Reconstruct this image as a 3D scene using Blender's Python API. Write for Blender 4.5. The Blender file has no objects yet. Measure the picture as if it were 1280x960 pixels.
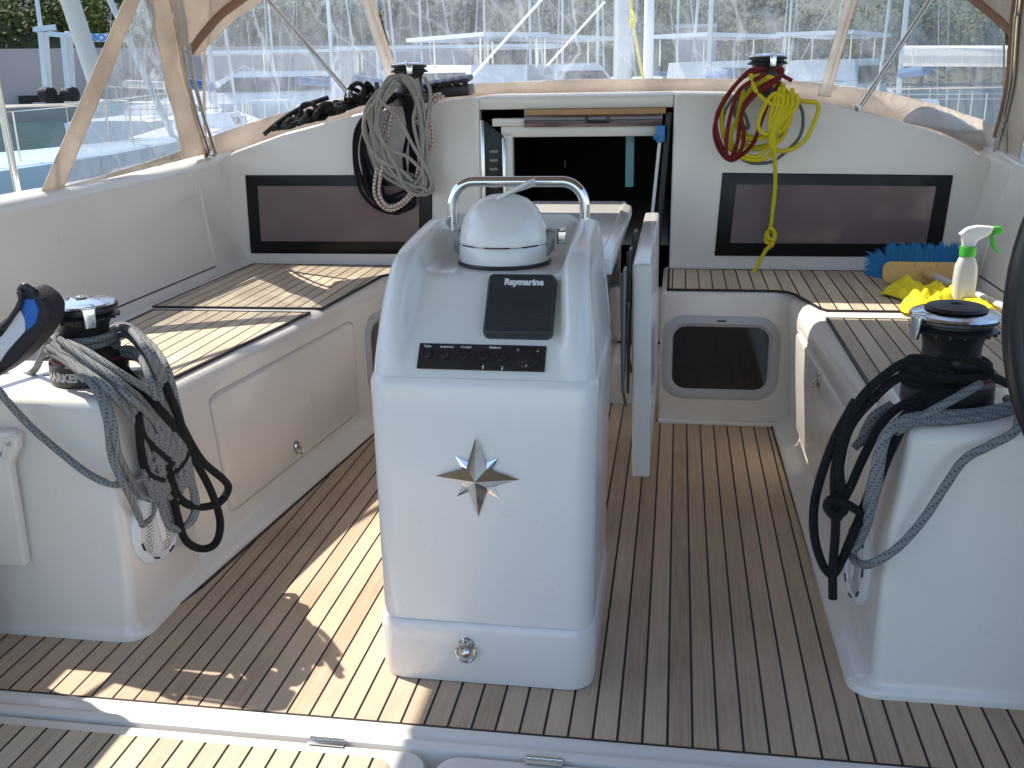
import bpy, bmesh, math, random
from mathutils import Vector, Matrix, noise
random.seed(7)
sc = bpy.context.scene
COL = sc.collection
PI = math.pi
R = math.radians

# ------------------------------------------------------------------ camera
FPX = 1256.0
_F = Vector((210, -390, FPX)).normalized()
_S = Vector((1, 0.03, 0)); _S.z = -(_S.x*_F.x+_S.y*_F.y)/_F.z; _S.normalize()
_U = _S.cross(_F)
if _U.y > 0: _U = -_U
EYE = Vector((0.389, 0.0, 1.30))
cam_d = bpy.data.cameras.new("camera"); cam = bpy.data.objects.new("camera", cam_d); COL.objects.link(cam)
rx = Vector((_S.x, _F.x, _U.x)); dn = Vector((_S.y, _F.y, _U.y)); fw = Vector((_S.z, _F.z, _U.z))
M = Matrix((( rx.x, -dn.x, -fw.x, EYE.x), (rx.y, -dn.y, -fw.y, EYE.y), (rx.z, -dn.z, -fw.z, EYE.z), (0,0,0,1)))
cam.matrix_world = M
cam_d.sensor_width = 36; cam_d.lens = 36*FPX/1280
cam_d.clip_start = 0.05; cam_d.clip_end = 3000
sc.camera = cam

def ray(x, y):
    v = Vector((x-640, y-480, FPX)); return Vector((v.dot(_S), v.dot(_F), v.dot(_U)))
def atz(x, y, z):
    r = ray(x, y); return EYE + r*((z-EYE.z)/r.z)
def aty(x, y, Y):
    r = ray(x, y); return EYE + r*((Y-EYE.y)/r.y)
def atx(x, y, X):
    r = ray(x, y); return EYE + r*((X-EYE.x)/r.x)
def atd(x, y, d):                      # point at horizontal distance d
    r = ray(x, y); return EYE + r*(d/math.hypot(r.x, r.y))
def atp(x, y, p0, n):
    r = ray(x, y); return EYE + r*((p0-EYE).dot(n)/r.dot(n))

# ------------------------------------------------------------------ materials
def nmat(name):
    m = bpy.data.materials.new(name); m.use_nodes = True
    nt = m.node_tree; b = nt.nodes['Principled BSDF']; return m, nt, b
def N(nt, t, **k):
    n = nt.nodes.new(t)
    for a, v in k.items(): setattr(n, a, v)
    return n
def simple(name, col, rough=0.5, metal=0.0, coat=0.0, var=0.06, scale=6.0, bump=0.0, bscale=60.0, spec=0.5, trans=0.0, sss=0.0):
    m, nt, b = nmat(name)
    tc = N(nt, 'ShaderNodeTexCoord')
    nz = N(nt, 'ShaderNodeTexNoise'); nz.inputs['Scale'].default_value = scale; nz.inputs['Detail'].default_value = 5
    nt.links.new(tc.outputs['Object'], nz.inputs['Vector'])
    mx = N(nt, 'ShaderNodeMix', data_type='RGBA')
    c = col
    mx.inputs[6].default_value = (c[0]*(1-var), c[1]*(1-var), c[2]*(1-var), 1)
    mx.inputs[7].default_value = (min(1,c[0]*(1+var)), min(1,c[1]*(1+var)), min(1,c[2]*(1+var)), 1)
    nt.links.new(nz.outputs['Fac'], mx.inputs[0]); nt.links.new(mx.outputs[2], b.inputs['Base Color'])
    b.inputs['Roughness'].default_value = rough; b.inputs['Metallic'].default_value = metal
    b.inputs['Specular IOR Level'].default_value = spec
    b.inputs['Coat Weight'].default_value = coat; b.inputs['Coat Roughness'].default_value = 0.08
    if trans: b.inputs['Transmission Weight'].default_value = trans
    mr = N(nt, 'ShaderNodeMapRange'); mr.inputs[3].default_value = rough*0.8; mr.inputs[4].default_value = min(1, rough*1.25)
    nt.links.new(nz.outputs['Fac'], mr.inputs[0]); nt.links.new(mr.outputs[0], b.inputs['Roughness'])
    if bump:
        n2 = N(nt, 'ShaderNodeTexNoise'); n2.inputs['Scale'].default_value = bscale; n2.inputs['Detail'].default_value = 4
        nt.links.new(tc.outputs['Object'], n2.inputs['Vector'])
        bp = N(nt, 'ShaderNodeBump'); bp.inputs['Strength'].default_value = bump; bp.inputs['Distance'].default_value = 0.01
        nt.links.new(n2.outputs['Fac'], bp.inputs['Height']); nt.links.new(bp.outputs[0], b.inputs['Normal'])
    return m

def gelcoat(name, col=(0.83,0.795,0.745), rough=0.22):
    m, nt, b = nmat(name)
    geo = N(nt, 'ShaderNodeNewGeometry')
    nz = N(nt, 'ShaderNodeTexNoise'); nz.inputs['Scale'].default_value = 2.2; nz.inputs['Detail'].default_value = 8; nz.inputs['Roughness'].default_value = 0.65
    nt.links.new(geo.outputs['Position'], nz.inputs['Vector'])
    cr = N(nt, 'ShaderNodeValToRGB')
    cr.color_ramp.elements[0].position = 0.25; cr.color_ramp.elements[0].color = (col[0]*.93, col[1]*.92, col[2]*.90, 1)
    cr.color_ramp.elements[1].position = 0.7; cr.color_ramp.elements[1].color = (*col, 1)
    nt.links.new(nz.outputs['Fac'], cr.inputs[0])
    # faint dirt specks and streaks
    n3 = N(nt, 'ShaderNodeTexNoise'); n3.inputs['Scale'].default_value = 55; n3.inputs['Detail'].default_value = 3
    nt.links.new(geo.outputs['Position'], n3.inputs['Vector'])
    cr3 = N(nt, 'ShaderNodeValToRGB'); cr3.color_ramp.elements[0].position = 0.66; cr3.color_ramp.elements[0].color=(1,1,1,1)
    cr3.color_ramp.elements[1].position = 0.76; cr3.color_ramp.elements[1].color=(.80,.77,.72,1)
    nt.links.new(n3.outputs['Fac'], cr3.inputs[0])
    mx = N(nt, 'ShaderNodeMix', data_type='RGBA', blend_type='MULTIPLY'); mx.inputs[0].default_value = 0.3
    nt.links.new(cr.outputs[0], mx.inputs[6]); nt.links.new(cr3.outputs[0], mx.inputs[7])
    nt.links.new(mx.outputs[2], b.inputs['Base Color'])
    mr = N(nt, 'ShaderNodeMapRange'); mr.inputs[3].default_value = rough*0.9; mr.inputs[4].default_value = rough*1.25
    nt.links.new(nz.outputs['Fac'], mr.inputs[0]); nt.links.new(mr.outputs[0], b.inputs['Roughness'])
    n2 = N(nt, 'ShaderNodeTexNoise'); n2.inputs['Scale'].default_value = 9; n2.inputs['Detail'].default_value = 2
    nt.links.new(geo.outputs['Position'], n2.inputs['Vector'])
    bp = N(nt, 'ShaderNodeBump'); bp.inputs['Strength'].default_value = 0.04; bp.inputs['Distance'].default_value = 0.01
    nt.links.new(n2.outputs['Fac'], bp.inputs['Height']); nt.links.new(bp.outputs[0], b.inputs['Normal'])
    b.inputs['Coat Weight'].default_value = 0.25; b.inputs['Coat Roughness'].default_value = 0.06
    return m

def teak(name, base=(0.54,0.405,0.290), off=0.0, pitch=0.0505):
    m, nt, b = nmat(name)
    geo = N(nt, 'ShaderNodeNewGeometry'); sp = N(nt, 'ShaderNodeSeparateXYZ'); nt.links.new(geo.outputs['Position'], sp.inputs[0])
    def math_(op, a, bb=None, cc=None):
        n = N(nt, 'ShaderNodeMath', operation=op)
        for i, v in enumerate((a, bb, cc)):
            if v is None: continue
            if isinstance(v, (int, float)): n.inputs[i].default_value = v
            else: nt.links.new(v, n.inputs[i])
        return n.outputs[0]
    t = math_('DIVIDE', math_('ADD', sp.outputs[0], off+10*pitch*0), pitch)
    fr = math_('FRACT', t); fl = math_('FLOOR', t)
    d = math_('ABSOLUTE', math_('SUBTRACT', fr, 0.5))      # 0.5 at the seams
    mr = N(nt, 'ShaderNodeMapRange'); nt.links.new(d, mr.inputs[0])
    mr.inputs[1].default_value = 0.441; mr.inputs[2].default_value = 0.452
    seam = mr.outputs[0]
    wn = N(nt, 'ShaderNodeTexWhiteNoise', noise_dimensions='1D'); nt.links.new(fl, wn.inputs['W'])
    comb = N(nt, 'ShaderNodeCombineXYZ')
    nt.links.new(math_('MULTIPLY', sp.outputs[0], 90), comb.inputs[0]); nt.links.new(math_('ADD', math_('MULTIPLY', sp.outputs[1], 3.0), math_('MULTIPLY', wn.outputs[0], 37)), comb.inputs[1]); nt.links.new(math_('MULTIPLY', fl, 3.7), comb.inputs[2])
    gr = N(nt, 'ShaderNodeTexNoise'); gr.inputs['Scale'].default_value = 1.6; gr.inputs['Detail'].default_value = 7; gr.inputs['Roughness'].default_value = 0.62
    nt.links.new(comb.outputs[0], gr.inputs['Vector'])
    big = N(nt, 'ShaderNodeTexNoise'); big.inputs['Scale'].default_value = 3.2; big.inputs['Detail'].default_value = 6
    nt.links.new(geo.outputs['Position'], big.inputs['Vector'])
    fine = N(nt, 'ShaderNodeTexNoise'); fine.inputs['Scale'].default_value = 260; fine.inputs['Detail'].default_value = 2
    nt.links.new(geo.outputs['Position'], fine.inputs['Vector'])
    v = math_('ADD', math_('MULTIPLY', gr.outputs['Fac'], 0.50), math_('MULTIPLY', wn.outputs[0], 0.20))
    v = math_('ADD', v, math_('MULTIPLY', big.outputs['Fac'], 0.42))
    v = math_('ADD', v, math_('MULTIPLY', fine.outputs['Fac'], 0.22))
    cr = N(nt, 'ShaderNodeValToRGB')
    e = cr.color_ramp.elements
    e[0].position = 0.36; e[0].color = (base[0]*.62, base[1]*.58, base[2]*.54, 1)
    e[1].position = 0.95; e[1].color = (base[0]*1.32, base[1]*1.34, base[2]*1.36, 1)
    k = e.new(0.64); k.color = (*base, 1)
    nt.links.new(v, cr.inputs[0])
    mx = N(nt, 'ShaderNodeMix', data_type='RGBA'); nt.links.new(seam, mx.inputs[0]); nt.links.new(cr.outputs[0], mx.inputs[6]); mx.inputs[7].default_value = (0.012,0.011,0.011,1)
    nt.links.new(mx.outputs[2], b.inputs['Base Color'])
    r2 = N(nt, 'ShaderNodeMapRange'); nt.links.new(seam, r2.inputs[0]); r2.inputs[3].default_value = 0.75; r2.inputs[4].default_value = 0.45
    nt.links.new(r2.outputs[0], b.inputs['Roughness']); b.inputs['Specular IOR Level'].default_value = 0.25
    hh = math_('SUBTRACT', math_('MULTIPLY', gr.outputs['Fac'], 0.6), seam)
    bp = N(nt, 'ShaderNodeBump'); bp.inputs['Strength'].default_value = 0.35; bp.inputs['Distance'].default_value = 0.0015
    nt.links.new(hh, bp.inputs['Height']); nt.links.new(bp.outputs[0], b.inputs['Normal'])
    return m

def rope_mat(name, c1, c2, dens=1.0, thr=0.72, rough=0.8):
    """braided rope: u goes round, v runs along in metres"""
    m, nt, b = nmat(name)
    uv = N(nt, 'ShaderNodeUVMap'); sp = N(nt, 'ShaderNodeSeparateXYZ'); nt.links.new(uv.outputs[0], sp.inputs[0])
    def math_(op, a, bb=None):
        n = N(nt, 'ShaderNodeMath', operation=op)
        for i, v in enumerate((a, bb)):
            if v is None: continue
            if isinstance(v, (int, float)): n.inputs[i].default_value = v
            else: nt.links.new(v, n.inputs[i])
        return n.outputs[0]
    u = sp.outputs[0]; v = sp.outputs[1]
    a1 = math_('SINE', math_('MULTIPLY', math_('ADD', math_('MULTIPLY', u, 6), math_('MULTIPLY', v, 95*dens)), 2*PI))
    a2 = math_('SINE', math_('MULTIPLY', math_('SUBTRACT', math_('MULTIPLY', u, 6), math_('MULTIPLY', v, 95*dens)), 2*PI))
    br = math_('MULTIPLY', a1, a2)
    f1 = math_('SINE', math_('MULTIPLY', math_('ADD', u, math_('MULTIPLY', v, 22*dens)), 4*PI))
    f2 = math_('SINE', math_('MULTIPLY', math_('SUBTRACT', math_('MULTIPLY', u, 1), math_('MULTIPLY', v, 34*dens)), 4*PI))
    fl = math_('GREATER_THAN', math_('MULTIPLY', math_('ADD', f1, 0), f2), thr)
    shade = N(nt, 'ShaderNodeMapRange'); nt.links.new(br, shade.inputs[0]); shade.inputs[1].default_value = -1; shade.inputs[3].default_value = 0.72; shade.inputs[4].default_value = 1.08
    mx = N(nt, 'ShaderNodeMix', data_type='RGBA'); nt.links.new(fl, mx.inputs[0]); mx.inputs[6].default_value = (*c1,1); mx.inputs[7].default_value = (*c2,1)
    ml = N(nt, 'ShaderNodeMix', data_type='RGBA', blend_type='MULTIPLY'); ml.inputs[0].default_value = 1
    nt.links.new(mx.outputs[2], ml.inputs[6]); nt.links.new(shade.outputs[0], ml.inputs[7])
    nt.links.new(ml.outputs[2], b.inputs['Base Color'])
    b.inputs['Roughness'].default_value = rough; b.inputs['Specular IOR Level'].default_value = 0.25
    b.inputs['Sheen Weight'].default_value = 0.03
    bp = N(nt, 'ShaderNodeBump'); bp.inputs['Strength'].default_value = 0.6; bp.inputs['Distance'].default_value = 0.0012
    nt.links.new(br, bp.inputs['Height']); nt.links.new(bp.outputs[0], b.inputs['Normal'])
    return m

def vinyl(name):
    m = bpy.data.materials.new(name); m.use_nodes = True; nt = m.node_tree; nt.nodes.clear()
    out = N(nt, 'ShaderNodeOutputMaterial')
    geo = N(nt, 'ShaderNodeNewGeometry')
    mp = N(nt, 'ShaderNodeMapping'); mp.inputs['Scale'].default_value = (1.0, 1.0, 0.22); nt.links.new(geo.outputs['Position'], mp.inputs[0])
    mp.inputs['Rotation'].default_value = (0.25, 0.2, 0)
    # vertical scuffs and creases
    n1 = N(nt, 'ShaderNodeTexNoise'); n1.inputs['Scale'].default_value = 7; n1.inputs['Detail'].default_value = 9; n1.inputs['Roughness'].default_value = .72; n1.inputs['Distortion'].default_value = 1.2
    nt.links.new(mp.outputs[0], n1.inputs['Vector'])
    cr = N(nt, 'ShaderNodeValToRGB'); cr.color_ramp.elements[0].position = 0.38; cr.color_ramp.elements[0].color=(0.15,)*3+(1,); cr.color_ramp.elements[1].position=0.80; cr.color_ramp.elements[1].color=(0.50,)*3+(1,)
    nt.links.new(n1.outputs['Fac'], cr.inputs[0])
    # thin crease lines
    wv = N(nt, 'ShaderNodeTexWave', wave_type='BANDS', bands_direction='X'); wv.inputs['Scale'].default_value = 1.15; wv.inputs['Distortion'].default_value = 7; wv.inputs['Detail'].default_value = 4; wv.inputs['Detail Scale'].default_value = 1.7
    nt.links.new(mp.outputs[0], wv.inputs['Vector'])
    cw = N(nt, 'ShaderNodeValToRGB'); cw.color_ramp.elements[0].position = 0.988; cw.color_ramp.elements[0].color=(0,0,0,1); cw.color_ramp.elements[1].position=1.0; cw.color_ramp.elements[1].color=(0.22,)*3+(1,)
    nt.links.new(wv.outputs['Fac'], cw.inputs[0])
    mp2 = N(nt, 'ShaderNodeMapping'); mp2.inputs['Scale'].default_value = (1.0, 1.0, 0.8); mp2.inputs['Rotation'].default_value = (0.5, 0.9, 0.3); nt.links.new(geo.outputs['Position'], mp2.inputs[0])
    w2 = N(nt, 'ShaderNodeTexWave', wave_type='BANDS', bands_direction='X'); w2.inputs['Scale'].default_value = 1.4; w2.inputs['Distortion'].default_value = 9; w2.inputs['Detail'].default_value = 3; w2.inputs['Detail Scale'].default_value = 1.1
    nt.links.new(mp2.outputs[0], w2.inputs['Vector'])
    c2_ = N(nt, 'ShaderNodeValToRGB'); c2_.color_ramp.elements[0].position = 0.975; c2_.color_ramp.elements[0].color=(0,0,0,1); c2_.color_ramp.elements[1].position=1.0; c2_.color_ramp.elements[1].color=(0.11,)*3+(1,)
    nt.links.new(w2.outputs['Fac'], c2_.inputs[0])
    a0 = N(nt, 'ShaderNodeMath', operation='ADD', use_clamp=True); nt.links.new(cw.outputs[0], a0.inputs[0]); nt.links.new(c2_.outputs[0], a0.inputs[1])
    ad = N(nt, 'ShaderNodeMath', operation='ADD', use_clamp=True); nt.links.new(cr.outputs[0], ad.inputs[0]); nt.links.new(a0.outputs[0], ad.inputs[1])
    tr = N(nt, 'ShaderNodeBsdfTransparent'); tr.inputs[0].default_value = (0.90,0.93,0.95,1)
    df = N(nt, 'ShaderNodeBsdfDiffuse'); df.inputs[0].default_value = (0.66,0.71,0.78,1)
    tl = N(nt, 'ShaderNodeBsdfTranslucent'); tl.inputs[0].default_value = (0.66,0.72,0.80,1)
    m1 = N(nt, 'ShaderNodeMixShader'); m1.inputs[0].default_value = 0.45; nt.links.new(df.outputs[0], m1.inputs[1]); nt.links.new(tl.outputs[0], m1.inputs[2])
    m2 = N(nt, 'ShaderNodeMixShader'); nt.links.new(ad.outputs[0], m2.inputs[0]); nt.links.new(tr.outputs[0], m2.inputs[1]); nt.links.new(m1.outputs[0], m2.inputs[2])
    # wrinkled gloss
    n2 = N(nt, 'ShaderNodeTexNoise'); n2.inputs['Scale'].default_value = 4.5; n2.inputs['Detail'].default_value = 4; n2.inputs['Distortion'].default_value = 1.5
    nt.links.new(mp.outputs[0], n2.inputs['Vector'])
    bp = N(nt, 'ShaderNodeBump'); bp.inputs['Strength'].default_value = 0.55; bp.inputs['Distance'].default_value = 0.03
    nt.links.new(n2.outputs['Fac'], bp.inputs['Height'])
    gl = N(nt, 'ShaderNodeBsdfGlossy'); gl.inputs['Roughness'].default_value = 0.08; nt.links.new(bp.outputs[0], gl.inputs['Normal'])
    fr = N(nt, 'ShaderNodeFresnel'); fr.inputs[0].default_value = 1.4; nt.links.new(bp.outputs[0], fr.inputs['Normal'])
    m3 = N(nt, 'ShaderNodeMixShader'); fm = N(nt, 'ShaderNodeMath', operation='MULTIPLY', use_clamp=True); fm.inputs[1].default_value = .55; nt.links.new(fr.outputs[0], fm.inputs[0]); fn_ = N(nt, 'ShaderNodeMath', operation='MINIMUM'); fn_.inputs[1].default_value = .28; nt.links.new(fm.outputs[0], fn_.inputs[0]); nt.links.new(fn_.outputs[0], m3.inputs[0]); nt.links.new(m2.outputs[0], m3.inputs[1]); nt.links.new(gl.outputs[0], m3.inputs[2])
    nt.links.new(m3.outputs[0], out.inputs[0])
    return m

def canvas(name, col=(0.75,0.66,0.58)):
    m = bpy.data.materials.new(name); m.use_nodes = True; nt = m.node_tree; nt.nodes.clear()
    out = N(nt, 'ShaderNodeOutputMaterial'); geo = N(nt, 'ShaderNodeNewGeometry')
    n1 = N(nt, 'ShaderNodeTexNoise'); n1.inputs['Scale'].default_value = 5; n1.inputs['Detail'].default_value = 6; nt.links.new(geo.outputs['Position'], n1.inputs['Vector'])
    cr = N(nt, 'ShaderNodeValToRGB'); cr.color_ramp.elements[0].position=.3; cr.color_ramp.elements[0].color=(col[0]*.88,col[1]*.86,col[2]*.84,1); cr.color_ramp.elements[1].position=.7; cr.color_ramp.elements[1].color=(min(1,col[0]*1.1),col[1]*1.12,col[2]*1.12,1)
    nt.links.new(n1.outputs['Fac'], cr.inputs[0])
    n2 = N(nt, 'ShaderNodeTexNoise'); n2.inputs['Scale'].default_value = 12; n2.inputs['Detail'].default_value = 3; n2.inputs['Distortion'].default_value=.6; nt.links.new(geo.outputs['Position'], n2.inputs['Vector'])
    bp = N(nt, 'ShaderNodeBump'); bp.inputs['Strength'].default_value = .5; bp.inputs['Distance'].default_value=.03; nt.links.new(n2.outputs['Fac'], bp.inputs['Height'])
    df = N(nt, 'ShaderNodeBsdfDiffuse'); tl = N(nt, 'ShaderNodeBsdfTranslucent')
    for s in (df, tl): nt.links.new(cr.outputs[0], s.inputs[0]); nt.links.new(bp.outputs[0], s.inputs['Normal'])
    m1 = N(nt, 'ShaderNodeMixShader'); m1.inputs[0].default_value = 0.34; nt.links.new(df.outputs[0], m1.inputs[1]); nt.links.new(tl.outputs[0], m1.inputs[2])
    nt.links.new(m1.outputs[0], out.inputs[0]); return m

M_gel = gelcoat('gelcoat_white')
M_gel2 = gelcoat('gelcoat_console', (0.82,0.80,0.775), 0.18)
M_teak = teak('teak_planks', off=0.0505*20-0.404+0.0)
M_teak_light = teak('teak_seat', base=(0.56,0.460,0.340), off=0.02)
M_wood = simple('varnished_teak', (0.42,0.25,0.11), 0.4, var=.2, scale=20)
M_caulk = simple('black_caulk', (0.014,0.013,0.013), 0.5)
M_black = simple('black_anodised', (0.018,0.017,0.018), 0.42, var=.3, scale=40, bump=.1)
M_blackp = simple('black_plastic', (0.022,0.022,0.024), 0.35, var=.2, scale=30)
M_blackg = simple('black_leather', (0.009,0.009,0.011), 0.30, var=.2, coat=.08)
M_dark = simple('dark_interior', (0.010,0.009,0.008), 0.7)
M_chrome = simple('chrome', (0.80,0.80,0.80), 0.06, metal=1, var=.04)
M_chromer = simple('worn_chrome', (0.74,0.74,0.74), 0.16, metal=1, var=.10, scale=30, bump=.06, bscale=90)
M_steel = simple('stainless_steel', (0.62,0.60,0.57), 0.17, metal=1, var=.08, scale=20)
M_grey = simple('grey_rubber', (0.30,0.30,0.31), 0.55)
M_greyl = simple('light_grey_frame', (0.50,0.50,0.53), 0.4)
M_greyd = simple('grey_metal', (0.20,0.19,0.18), 0.4, metal=.4)
M_glassb = simple('black_window_border', (0.010,0.010,0.012), 0.22, spec=.25)
M_pane = simple('tinted_pane', (0.19,0.138,0.145), 0.12, var=.25, scale=3.5, spec=.4)
M_smoke = simple('smoked_glass', (0.018,0.018,0.02), 0.07, var=.5, scale=3, coat=.5)
M_acryl = simple('smoked_purple_acrylic', (0.13,0.075,0.085), 0.12, coat=.5)
M_white = simple('white_plastic', (0.80,0.80,0.80), 0.3, var=.03)
M_red = simple('red_trim', (0.35,0.03,0.03), 0.4)
M_print = simple('white_print', (0.75,0.75,0.75), 0.5, var=.02)
M_printg = simple('grey_print', (0.42,0.42,0.42), 0.5, var=.02)
M_cyan = simple('pale_cyan_rail', (0.25,0.52,0.60), 0.3)
M_blue = simple('blue_paint', (0.05,0.22,0.55), 0.35)
M_vinyl = vinyl('clear_vinyl')
M_canvas = canvas('tan_canvas')
M_seam = canvas('pale_seam_tape', (0.74,0.70,0.66))
M_sleeve = canvas('brown_piping', (0.45,0.28,0.21))
M_rgrey = rope_mat('grey_flecked_rope', (0.27,0.28,0.285), (0.11,0.115,0.125), thr=.55)
M_rgrey2 = rope_mat('pale_grey_rope', (0.42,0.41,0.36), (0.2,0.2,0.18), thr=.7)
M_rblack = rope_mat('black_rope', (0.012,0.012,0.014), (0.02,0.02,0.022))
M_rred = rope_mat('dark_red_rope', (0.22,0.02,0.02), (0.09,0.012,0.012), thr=.7)
M_ryel = rope_mat('yellow_rope', (0.80,0.68,0.03), (0.6,0.45,0.02), thr=.75)
M_rfleck = rope_mat('white_red_fleck_rope', (0.74,0.70,0.64), (0.38,0.03,0.03), dens=.55, thr=.35)
M_rthin = rope_mat('mid_grey_rope', (0.20,0.20,0.20), (0.12,0.12,0.12))
M_cloth = simple('yellow_cloth', (0.85,0.72,0.02), 0.85, var=.1, scale=14, bump=.8, bscale=50)
M_bris = simple('blue_bristles', (0.015,0.20,0.50), 0.7, var=.35, scale=40)
M_brushw = simple('pale_wood', (0.62,0.40,0.14), 0.5, var=.12, scale=9)
M_green = simple('green_plastic', (0.06,0.42,0.04), 0.35)
M_bottle = simple('cloudy_plastic', (0.80,0.82,0.80), 0.30, trans=.4)
M_fblue = simple('blue_fabric', (0.02,0.13,0.50), 0.6, bump=.3, bscale=200)
M_fwhite = simple('white_fabric', (0.62,0.64,0.72), 0.6, bump=.3, bscale=200)
M_fblack = simple('black_fabric', (0.012,0.012,0.018), 0.6, bump=.4, bscale=200)

# ------------------------------------------------------------------ mesh helpers
def tag(o, label=None, cat=None, group=None, kind=None):
    if label: o['label'] = label
    if cat: o['category'] = cat
    if group: o['group'] = group
    if kind: o['kind'] = kind
    return o
def empty(name, loc=(0,0,0), label=None, cat=None, group=None):
    o = bpy.data.objects.new(name, None); COL.objects.link(o); o.location = loc; o.empty_display_size = .1
    tag(o, label, cat, group); return o
class MB:
    def __init__(s): s.v = []; s.f = []; s.uv = {}
    def add(s, vs, fs):
        b = len(s.v); s.v += [Vector(v) for v in vs]; s.f += [tuple(i+b for i in f) for f in fs]; return b
    def box(s, c, d, rot=None, bev=0.0, seg=3):
        bm = bmesh.new(); bmesh.ops.create_cube(bm, size=1)
        for v in bm.verts: v.co = Vector((v.co.x*d[0], v.co.y*d[1], v.co.z*d[2]))
        if bev: bmesh.ops.bevel(bm, geom=bm.edges[:], offset=bev, segments=seg, affect='EDGES', profile=.5)
        bm.verts.index_update()
        mt = Matrix.Translation(Vector(c)) @ (rot.to_4x4() if rot else Matrix.Identity(4))
        s.add([mt @ v.co for v in bm.verts], [[v.index for v in f.verts] for f in bm.faces]); bm.free(); return s
    def lathe(s, prof, c=(0,0,0), seg=40, rot=None, cap=True, sx=1, sy=1):
        vs = []; fs = []; n = len(prof)
        for i in range(seg):
            a = 2*PI*i/seg
            for r, z in prof:
                p = Vector((r*math.cos(a)*sx, r*math.sin(a)*sy, z))
                if rot: p = rot @ p
                vs.append(p+Vector(c))
        for i in range(seg):
            j = (i+1) % seg
            for k in range(n-1): fs.append((i*n+k, j*n+k, j*n+k+1, i*n+k+1))
        if cap:
            fs.append(tuple(i*n for i in range(seg))[::-1]); fs.append(tuple(i*n+n-1 for i in range(seg)))
        s.add(vs, fs); return s
    def tube(s, pts, r, seg=8, closed=False, cap=True, taper=None):
        pts = [Vector(p) for p in pts]; n = len(pts)
        if n < 2: return s
        T = []
        for i in range(n):
            a = pts[i-1] if (i or closed) else pts[i]; b = pts[(i+1) % n] if (i < n-1 or closed) else pts[i]
            d = (b-a); T.append(d.normalized() if d.length > 1e-9 else Vector((0,0,1)))
        u = T[0].orthogonal().normalized(); base = len(s.v); L = 0; Ls = []
        for i in range(n):
            u = (u - T[i]*u.dot(T[i]));  u = u.normalized() if u.length > 1e-6 else T[i].orthogonal().normalized()
            w = T[i].cross(u); rr = r if taper is None else r*taper(i/(n-1))
            if i: L += (pts[i]-pts[i-1]).length
            Ls.append(L)
            for k in range(seg):
                a = 2*PI*k/seg; s.v.append(pts[i]+(u*math.cos(a)+w*math.sin(a))*rr)
        m = n if closed else n-1
        for i in range(m):
            j = (i+1) % n
            for k in range(seg):
                k2 = (k+1) % seg
                s.uv[len(s.f)] = [(k/seg, Ls[i]), ((k+1)/seg, Ls[i]), ((k+1)/seg, Ls[j] if j else L), (k/seg, Ls[j] if j else L)]
                s.f.append((base+i*seg+k, base+i*seg+k2, base+j*seg+k2, base+j*seg+k))
        if cap and not closed:
            s.f.append(tuple(base+k for k in range(seg))[::-1]); s.f.append(tuple(base+(n-1)*seg+k for k in range(seg)))
        return s
    def loft(s, rings, closed=True, caps=True):
        n = len(rings[0]); vs = [p for r in rings for p in r]; fs = []
        for i in range(len(rings)-1):
            for k in range(n if closed else n-1):
                k2 = (k+1) % n; fs.append((i*n+k, i*n+k2, (i+1)*n+k2, (i+1)*n+k))
        if caps and closed:
            fs.append(tuple(range(n))[::-1]); fs.append(tuple((len(rings)-1)*n+k for k in range(n)))
        s.add(vs, fs); return s
    def prism(s, poly, off):
        off = Vector(off); n = len(poly); p = [Vector(q) for q in poly]
        fs = [tuple(range(n))[::-1], tuple(range(n, 2*n))] + [(k, (k+1) % n, (k+1) % n+n, k+n) for k in range(n)]
        s.add(p+[q+off for q in p], fs); return s
    def grid(s, fn, nu, nv, thick=None):
        vs = [fn(i/(nu-1), j/(nv-1)) for i in range(nu) for j in range(nv)]
        fs = [(i*nv+j, (i+1)*nv+j, (i+1)*nv+j+1, i*nv+j+1) for i in range(nu-1) for j in range(nv-1)]
        s.add(vs, fs); return s
    def build(s, name, mat, parent=None, ang=38, smooth=True, solid=0, fix=True):
        me = bpy.data.meshes.new(name); me.from_pydata([tuple(v) for v in s.v], [], s.f)
        if s.uv:
            ul = me.uv_layers.new(name='UVMap')
            for fi, uvs in s.uv.items():
                pl = me.polygons[fi]
                for li, q in zip(pl.loop_indices, uvs): ul.data[li].uv = q
        elif fix and len(s.f) < 60000:
            bm = bmesh.new(); bm.from_mesh(me); bmesh.ops.recalc_face_normals(bm, faces=bm.faces); bm.to_mesh(me); bm.free()
        me.materials.append(mat)
        if smooth: me.shade_smooth(); me.set_sharp_from_angle(angle=R(ang))
        o = bpy.data.objects.new(name, me); COL.objects.link(o)
        if solid:
            md = o.modifiers.new('solid', 'SOLIDIFY'); md.thickness = solid; md.offset = 0
        if parent:
            pw = world_of(parent); o.parent = parent; o.matrix_parent_inverse = pw.inverted()
        return o
def world_of(o):
    m = Matrix.Translation(o.location)
    if any(o.rotation_euler): m = m @ o.rotation_euler.to_matrix().to_4x4()
    if o.parent: m = world_of(o.parent) @ (o.matrix_parent_inverse @ m) if True else m
    return m
def spline(pts, n=10, closed=False):
    pts = [Vector(p) for p in pts]; out = []; m = len(pts)
    rng = range(m if closed else m-1)
    for i in rng:
        if closed: p0, p1, p2, p3 = pts[i-1], pts[i], pts[(i+1)%m], pts[(i+2)%m]
        else: p0, p1, p2, p3 = pts[max(i-1,0)], pts[i], pts[i+1], pts[min(i+2,m-1)]
        for k in range(n):
            t = k/n; t2 = t*t; t3 = t2*t
            out.append(0.5*((2*p1)+(p2-p0)*t+(2*p0-5*p1+4*p2-p3)*t2+(3*p1-p0-3*p2+p3)*t3))
    if not closed: out.append(pts[-1])
    return out
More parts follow.
